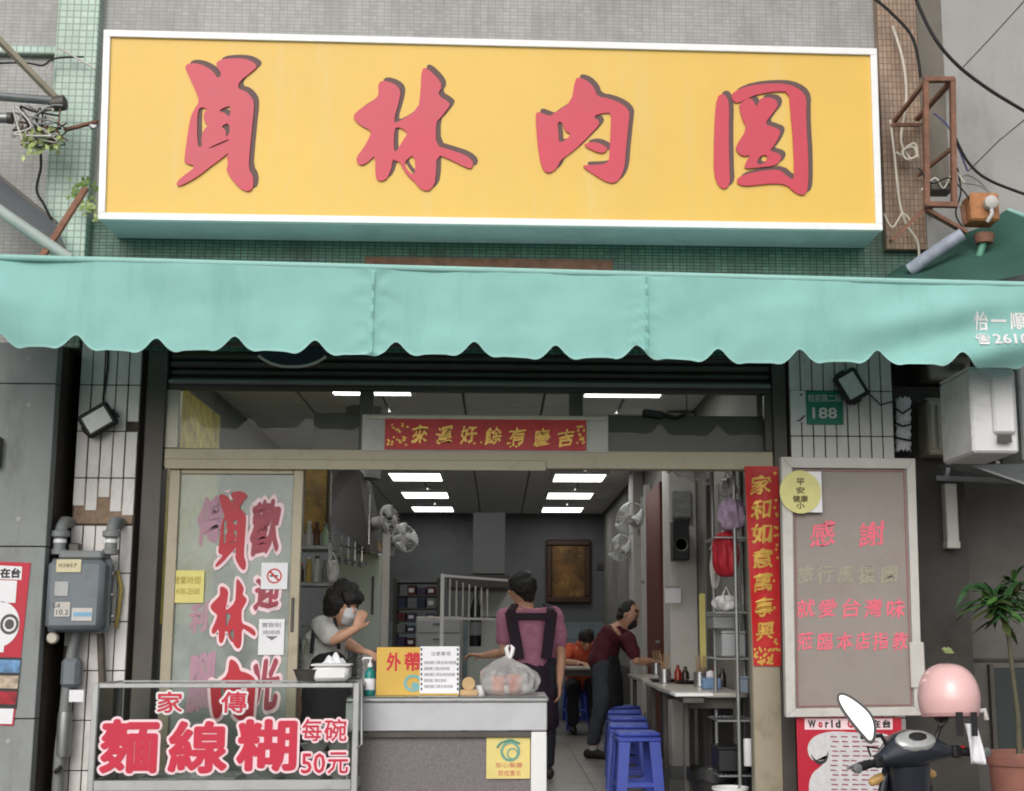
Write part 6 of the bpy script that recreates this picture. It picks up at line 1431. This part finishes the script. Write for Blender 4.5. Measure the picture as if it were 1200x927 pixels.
def head_chains(c, fwd, R_=.095, neck=None):
    f, s_, u = frame(fwd)
    ch = [([c + u * .06, c + u * .0, c - u * .05 + f * .012, c - u * .095 + f * .03], [(.07, .085), (.075, .095), (.062, .08), (.035, .045)], s_),
          ([c + f * .085 + u * .01, c + f * .108 - u * .018, c + f * .1 - u * .03], [.009, .013, .01]),                      # nose
          ([c + f * .088 - u * .058 + s_ * .02, c + f * .094 - u * .058, c + f * .088 - u * .058 - s_ * .02], [.007, .009, .007])]  # mouth
    for k in (-1, 1): ch.append(([c + s_ * (.076 * k) + u * .012 - f * .01, c + s_ * (.082 * k) - u * .02 - f * .005], [(.012, .02), (.009, .014)]))
    if neck is not None: ch.append(([c - u * .07 - f * .015, neck], [.048, .052]))
    return ch
def eyes(parent, c, fwd):
    f, s_, u = frame(fwd)
    for k in (-1, 1):
        MB().ball(c + f * .079 + u * .012 + s_ * (.031 * k), .012, 10, 8).build('eye', m_ink, parent, 60)
        MB().tube([c + f * .085 + u * .034 + s_ * (.018 * k), c + f * .084 + u * .038 + s_ * (.032 * k), c + f * .073 + u * .033 + s_ * (.047 * k)], .004, 6).build('eyebrow', m_hair, parent)
def hand(wr, d, palm, curl=.6, spread=.3, thumb_side=1, s=1.0):
    """chains for a palm, four unequal bent fingers and a thumb"""
    d = V(d).normalized(); n = V(palm); n = (n - d * n.dot(d)).normalized(); w = d.cross(n)
    ch = [([wr, wr + d * .045 * s, wr + d * .085 * s], [(.026 * s, .016 * s), (.037 * s, .016 * s), (.036 * s, .013 * s)], w)]
    for k, ln in enumerate((.068, .077, .072, .056)):
        b = wr + d * .085 * s + w * ((1.5 - k) * .0195 * s * thumb_side); dd = (d + w * ((1.5 - k) * spread * .12 * thumb_side)).normalized()
        p1 = b + (dd * math.cos(curl * .5) + n * math.sin(curl * .5)) * ln * .45 * s; p2 = p1 + (dd * math.cos(curl * 1.3) + n * math.sin(curl * 1.3)) * ln * .33 * s; p3 = p2 + (dd * math.cos(curl * 2) + n * math.sin(curl * 2)) * ln * .25 * s
        ch.append(([b - d * .012, p1, p2, p3], [.0095 * s, .009 * s, .008 * s, .0075 * s]))
    b = wr + d * .03 * s + w * (.032 * s * thumb_side); p1 = b + (d * .6 + w * (.7 * thumb_side) + n * .3).normalized() * .035 * s; p2 = p1 + (d * .85 + w * (.25 * thumb_side) + n * .5).normalized() * .03 * s
    ch.append(([b - d * .01, b, p1, p2], [.012 * s, .012 * s, .0105 * s, .009 * s])); return ch
def arm(sh, el, wr): return ([sh, sh.lerp(el, .5), el, el.lerp(wr, .35), wr], [.048, .044, .036, .037, .025])
def leg(hip, kn, an): return ([hip, hip.lerp(kn, .5), kn, kn.lerp(an, .35), an], [.085, .075, .055, .056, .036])
def shoe(parent, an, d, m, name='shoe'):
    d = V(d).normalized(); s_ = V((0, 0, 1)).cross(d)
    z = V((0, 0, -an.z + .045)); b = V((an.x, an.y, 0))
    return blob(name, [([b - d * .06 + V((0, 0, .045)), b + V((0, 0, .05)), b + d * .1 + V((0, 0, .035)), b + d * .17 + V((0, 0, .03))], [(.036, .044), (.04, .048), (.044, .034), (.036, .028)], s_), ([an, b + V((0, 0, .06))], [.036, .04])], m, parent, .01, 3)
m_tee = mat('white_tee', lin(206, 206, 202), .85, var=.07, scale=9, bump=.2, bscale=30); m_apron = mat('black_apron', lin(34, 34, 38), .8, var=.15); m_mask = mat('face_mask', lin(222, 226, 230), .8, var=.03)
m_pinkt = mat('dusty_pink_tee', lin(186, 124, 150), .85, var=.1, scale=9, bump=.2, bscale=30); m_apron2 = mat('plum_apron', lin(44, 28, 44), .8, var=.15); m_trou = mat('dark_trousers', lin(40, 42, 50), .85, var=.15)
m_marn = mat('maroon_tee', lin(84, 26, 38), .85, var=.12, scale=9, bump=.2, bscale=30); m_jean = mat('grey_jeans', lin(66, 70, 78), .85, var=.15); m_orng = mat('orange_tee', lin(214, 96, 64), .85, var=.12); m_shoe = mat('dark_shoes', lin(40, 36, 36), .6)
m_sock = mat('pale_sock', lin(196, 192, 190), .9)

# --- masked worker behind the counter
Yw = .55
t = thing('person', 'person in white tee, black apron and face mask, hand raised, behind the display case', 'person', (W(390, 800, Yw).x, Yw, 0))
hc = W(403, 708, Yw); fw = V((.72, -.66, -.3)); nk = W(384, 730, Yw + .03)
shR, shL = W(377, 733, Yw - .06), W(392, 736, Yw + .15); hipc = V((nk.x - .02, Yw + .1, .72))
elR, wrR = W(391, 750, Yw - .14), W(417, 736, Yw - .16); elL, wrL = W(404, 752, Yw + .1), W(424, 762, Yw + .02)
d1 = (W(425, 719, Yw - .15) - wrR); d2 = V((.8, -.4, -.2))
ch = head_chains(hc, fw, neck=nk) + [([nk + V((0, 0, -.02)), V((nk.x, Yw + .06, 1.08)), hipc + V((0, 0, .12)), hipc], [(.07, .07), (.15, .095), (.13, .09), (.15, .1)], (.6, .8, 0)), arm(shR, elR, wrR), arm(shL, elL, wrL)]
ch += hand(wrR, d1, (-.2, 1, .2), .9, .3, -1, .92) + hand(wrL, d2, (0, .2, -1), .7, .3, 1, .92) + [leg(hipc + V((-.08, 0, 0)), V((hipc.x - .08, Yw + .08, .42)), V((hipc.x - .08, Yw + .1, .07))), leg(hipc + V((.08, .05, 0)), V((hipc.x + .09, Yw + .12, .42)), V((hipc.x + .08, Yw + .14, .07)))]
bd = blob('body', ch, m_skin, t, .0075, 3); eyes(t, hc, fw)
f, s_, u = frame(fw)
blob('hair', [([hc + u * .075 - f * .01, hc + u * .035 - f * .025, hc - u * .03 - f * .045, hc - u * .085 - f * .055], [(.085, .098), (.11, .112), (.11, .085), (.085, .055)], s_), ([hc + u * .075 + f * .05, hc + u * .055 + f * .088], [(.082, .045), (.074, .03)], s_), ([hc + u * .03 + s_ * .082, hc - u * .055 + s_ * .085 - f * .02], [(.045, .022), (.04, .018)], f), ([hc + u * .03 - s_ * .082, hc - u * .055 - s_ * .085 - f * .02], [(.045, .022), (.04, .018)], f)], m_hair, t, .009, 3)
blob('face_mask', [([hc - u * .015 + f * .075, hc - u * .045 + f * .082, hc - u * .085 + f * .06], [(.05, .03), (.056, .035), (.042, .03)], s_)], m_mask, t, .008, 3)
MB().tube([hc - u * .02 + f * .06 - s_ * .05, hc - u * .01 - s_ * .085], .002, 4).tube([hc - u * .02 + f * .06 + s_ * .05, hc - u * .01 + s_ * .085], .002, 4).build('mask_strap', m_mask, t)
blob('tee', [([nk + V((0, 0, -.025)), V((nk.x, Yw + .06, 1.09)), hipc + V((0, 0, .14)), hipc + V((0, 0, .02))], [(.09, .08), (.166, .112), (.148, .106), (.162, .115)], (.6, .8, 0)), ([shR, shR.lerp(elR, .75)], [.066, .058]), ([shL, shL.lerp(elL, .7)], [.066, .058])], m_tee, t, .01, 4)
blob('apron', [([V((nk.x + .02, Yw + .01, .9)), V((hipc.x + .03, Yw + .02, .78)), V((hipc.x + .03, Yw + .02, .3))], [(.13, .1), (.168, .125), (.19, .15)], (.6, .8, 0))], m_apron, t, .012, 4)
MB().tube([W(371, 716 + 8, Yw - .02), W(367, 740, Yw - .1), W(365, 765, Yw - .08)], .012, 8).tube([W(392, 724, Yw - .03), W(396, 742, Yw - .09), W(397, 760, Yw - .08)], .011, 8).build('apron_strap', m_apron, t, 50)
shoe(t, V((hipc.x - .08, Yw + .1, .07)), (.6, -.8, 0), m_shoe); shoe(t, V((hipc.x + .08, Yw + .14, .07)), (.6, -.8, 0), m_shoe)

# --- customer in pink, back turned
Yc_ = 2.7; gx = W(622, 800, Yc_).x
t = thing('person', 'person in dusty pink tee with plum apron straps, back turned, at the counter end', 'person', (gx, Yc_, 0))
hc = W(611, 690, Yc_); fw = V((-.9, .35, -.08)); nk = W(618, 711, Yc_)
shR, shL = W(650, 722, Yc_ + .02), W(592, 722, Yc_); hipc = V((gx + .01, Yc_ + .03, .86))
elL, wrL = W(590, 764, Yc_ - .03), W(566, 768, Yc_ + .1); elR, wrR = W(658, 768, Yc_ + .03), W(656, 800, Yc_ - .02)
ch = head_chains(hc, fw, neck=nk) + [([nk + V((0, 0, -.03)), V((gx, Yc_, 1.28)), V((gx, Yc_, 1.05)), hipc], [(.09, .07), (.19, .11), (.165, .1), (.17, .11)], (1, .1, 0)), arm(shR, elR, wrR), arm(shL, elL, wrL)] + hand(wrL, (-.9, .2, .1), (0, -.2, -1), .6, .3, -1) + hand(wrR, (0, -.05, -1), (-1, 0, 0), .6, .3, 1)
kL, kR = V((gx - .09, Yc_ - .01, .47)), V((gx + .12, Yc_ + .03, .47)); aL, aR = V((gx - .1, Yc_ + .04, .08)), V((gx + .13, Yc_ + .08, .08))
ch += [leg(hipc + V((-.09, 0, 0)), kL, aL), leg(hipc + V((.09, 0, 0)), kR, aR)]
blob('body', ch, m_skin, t, .0085, 3); eyes(t, hc, fw); f, s_, u = frame(fw)
blob('hair', [([hc + u * .07 - f * .01, hc + u * .03 - f * .02, hc - u * .03 - f * .045, hc - u * .06 - f * .05], [(.08, .1), (.1, .112), (.1, .075), (.075, .05)], s_), ([hc + u * .085 + f * .035, hc + u * .068 + f * .078], [(.068, .036), (.058, .024)], s_)], m_hair, t, .009, 3)
MB().tube([hc + f * .1 + u * .015 - s_ * .06, hc + f * .11 + u * .015 - s_ * .03, hc + f * .11 + u * .012], .0035, 5).tube([hc + f * .1 + u * .015 + s_ * .06, hc + f * .02 + u * .02 + s_ * .085], .003, 5).tube([hc + f * .1 + u * .015 + s_ * .06, hc + f * .112 + u * .012 + s_ * .03, hc + f * .11 + u * .012], .0035, 5).build('spectacles', m_ink, t)
blob('tee', [([nk + V((0, 0, -.035)), V((gx, Yc_, 1.28)), V((gx, Yc_, 1.06)), hipc + V((0, 0, .04))], [(.1, .08), (.207, .126), (.182, .116), (.185, .125)], (1, .1, 0)), ([shR, shR.lerp(elR, .62)], [.07, .065]), ([shL, shL.lerp(elL, .62)], [.07, .065])], m_pinkt, t, .011, 4)
st = MB(); zs_ = W(620, 716, Yc_).z
for a, b_ in (((598, 716), (608, 772)), ((647, 716), (640, 772))): st.bar(W(*a, Yc_ - .125), W(*b_, Yc_ - .135), .012, .085, .003)
st.bar(W(600, 722, Yc_ - .135), W(645, 722, Yc_ - .135), .012, .055, .003)
for o_, a, b_ in ((0, (598, 716), (604, 708)), (0, (647, 716), (640, 708))): st.bar(W(*a, Yc_ - .12), W(*b_, Yc_ - .01), .06, .02, .003)
st.build('apron_strap', m_apron2, t)
blob('apron_wrap', [([V((gx, Yc_ + .02, .8)), V((gx, Yc_ + .03, .72)), V((gx + .01, Yc_ + .05, .45))], [(.19, .13), (.2, .14), (.22, .16)], (1, .1, 0))], m_apron2, t, .012, 4)
blob('trousers', [([hipc + V((-.09, 0, 0)), kL, aL + V((0, 0, .05))], [.1, .078, .062]), ([hipc + V((.09, 0, 0)), kR, aR + V((0, 0, .05))], [.1, .078, .062])], m_trou, t, .011, 4)
shoe(t, aL, (-.3, -.9, 0) if False else (-.5, .8, 0), m_shoe); shoe(t, aR, (-.3, .9, 0), m_shoe)

# --- worker in maroon leaning over the table
Ym = 4.5; hipc = W(706, 800, Ym); hipc.z = .84
t = thing('person', 'person in maroon tee leaning over the dining table, reaching out', 'person', (hipc.x, Ym, 0))
hc = W(736, 721, Ym - .05); fw = V((.8, -.3, -.4)); nk = W(724, 737, Ym)
shF, shB = W(736, 748, Ym - .14), W(728, 744, Ym + .16); elF, wrF = W(746, 775, Ym - .2), W(764, 774, Ym - .1); elB, wrB = W(746, 770, Ym + .12), W(767, 780, Ym + .1)
mid = nk.lerp(hipc, .5) + V((-.02, 0, .03)); sp_ = nk.lerp(hipc, .22) + V((-.01, 0, .02))
sidev = (.15, 1, 0)
ch = head_chains(hc, fw, neck=nk) + [([nk, sp_, mid, hipc], [(.08, .07), (.185, .11), (.155, .1), (.16, .115)], sidev), arm(shF, elF, wrF), arm(shB, elB, wrB)] + hand(wrF, (.9, 0, -.15), (0, .2, -1), .8, .3, -1) + hand(wrB, (1, 0, -.1), (0, 0, -1), .7, .3, 1)
aF = WZ(694, 884, .0); aF = V((aF.x - .02, Ym - .1, .09)); kF = V((hipc.x - .02, Ym - .14, .47)); aB = V((hipc.x + .14, Ym + .2, .09)); kB = V((hipc.x + .12, Ym + .12, .47))
ch += [leg(hipc + V((0, -.09, 0)), kF, aF), leg(hipc + V((0, .09, 0)), kB, aB)]
blob('body', ch, m_skin, t, .0085, 3); eyes(t, hc, fw); f, s_, u = frame(fw)
blob('hair', [([hc + u * .07 - f * .015, hc + u * .03 - f * .03, hc - u * .03 - f * .05], [(.068, .08), (.084, .085), (.075, .05)], s_), ([hc + u * .08 + f * .04, hc + u * .065 + f * .065], [(.055, .025), (.045, .015)], s_)], m_hair, t, .009, 3)
blob('face_mask', [([hc - u * .02 + f * .075, hc - u * .05 + f * .082, hc - u * .085 + f * .055], [(.05, .028), (.054, .032), (.04, .028)], s_)], m_apron, t, .008, 3)
blob('tee', [([nk + V((-.01, 0, -.02)), sp_, mid, hipc + V((0, 0, .02))], [(.09, .08), (.203, .126), (.172, .118), (.178, .13)], sidev), ([shF, shF.lerp(elF, .65)], [.068, .062]), ([shB, shB.lerp(elB, .65)], [.068, .062])], m_marn, t, .011, 4)
MB().tube([nk + V((.045 * math.cos(a), .06 * math.sin(a), -.005)) for a in [2 * math.pi * k / 16 for k in range(17)]], .014, 6, cap=False).build('collar', m_sock, t, 60)
blob('apron', [([hipc + V((.02, 0, -.0)), hipc + V((.04, 0, -.14)), hipc + V((.05, 0, -.34))], [(.185, .135), (.19, .14), (.19, .14)], sidev)], m_apron, t, .012, 4)
blob('jeans', [([hipc + V((0, -.09, 0)), kF, aF + V((0, 0, .07))], [.098, .075, .06]), ([hipc + V((0, .09, 0)), kB, aB + V((0, 0, .07))], [.098, .075, .06])], m_jean, t, .011, 4)
blob('sock', [([aF + V((0, 0, .08)), aF], [.042, .042])], m_sock, t, .01, 2)
shoe(t, aF, (.8, -.4, 0), m_shoe); shoe(t, aB, (.9, 0, 0), m_shoe)

# --- seated diner in orange
Yo = 7.9; c0 = W(682, 760, Yo)
t = thing('person', 'seated diner in an orange tee bent over a table far inside the shop', 'person', (c0.x, Yo, 0))
hc = W(687, 749, Yo - .28); fw = V((.1, -.75, -.65)); nk = W(684, 754, Yo - .15); hipc = V((c0.x, Yo + .12, .52))
shR, shL = W(668, 760, Yo - .12), W(697, 758, Yo - .12); elR, wrR = V((shR.x - .08, Yo - .3, .78)), V((shR.x + .08, Yo - .5, .77)); elL, wrL = V((shL.x + .08, Yo - .3, .78)), V((shL.x - .04, Yo - .52, .77))
ch = head_chains(hc, fw, neck=nk) + [([nk, nk.lerp(hipc, .25), nk.lerp(hipc, .6), hipc], [(.08, .07), (.185, .11), (.16, .1), (.165, .115)], (1, 0, 0)), arm(shR, elR, wrR), arm(shL, elL, wrL)] + hand(wrR, (.5, -.8, 0), (0, 0, -1), .5, .3, -1) + hand(wrL, (-.5, -.8, 0), (0, 0, -1), .5, .3, 1)
for k in (-1, 1): ch.append(leg(hipc + V((.09 * k, 0, 0)), V((hipc.x + .12 * k, Yo - .3, .48)), V((hipc.x + .12 * k, Yo - .28, .08))))
blob('body', ch, m_skin, t, .01, 3); eyes(t, hc, fw); f, s_, u = frame(fw)
blob('hair', [([hc + u * .075 + f * .02, hc + u * .03 - f * .02, hc - u * .04 - f * .05], [(.075, .085), (.092, .095), (.08, .055)], s_)], m_hair, t, .01, 3)
blob('tee', [([nk + V((0, 0, -.02)), nk.lerp(hipc, .25), nk.lerp(hipc, .6), hipc], [(.09, .08), (.2, .125), (.178, .116), (.18, .13)], (1, 0, 0)), ([shR, shR.lerp(elR, .7)], [.07, .06]), ([shL, shL.lerp(elL, .7)], [.07, .06])], m_orng, t, .012, 4)
blob('trousers', [([hipc + V((.09 * k, 0, 0)), V((hipc.x + .12 * k, Yo - .3, .48)), V((hipc.x + .12 * k, Yo - .28, .12))], [.1, .078, .062]) for k in (-1, 1)], m_trou, t, .012, 4)
for k in (-1, 1): shoe(t, V((hipc.x + .12 * k, Yo - .28, .08)), (0, -1, 0), m_shoe)
o = copy_tree(s0); o.location = (hipc.x, Yo + .1, 0); o['label'] = 'blue plastic stool under the seated diner in orange'
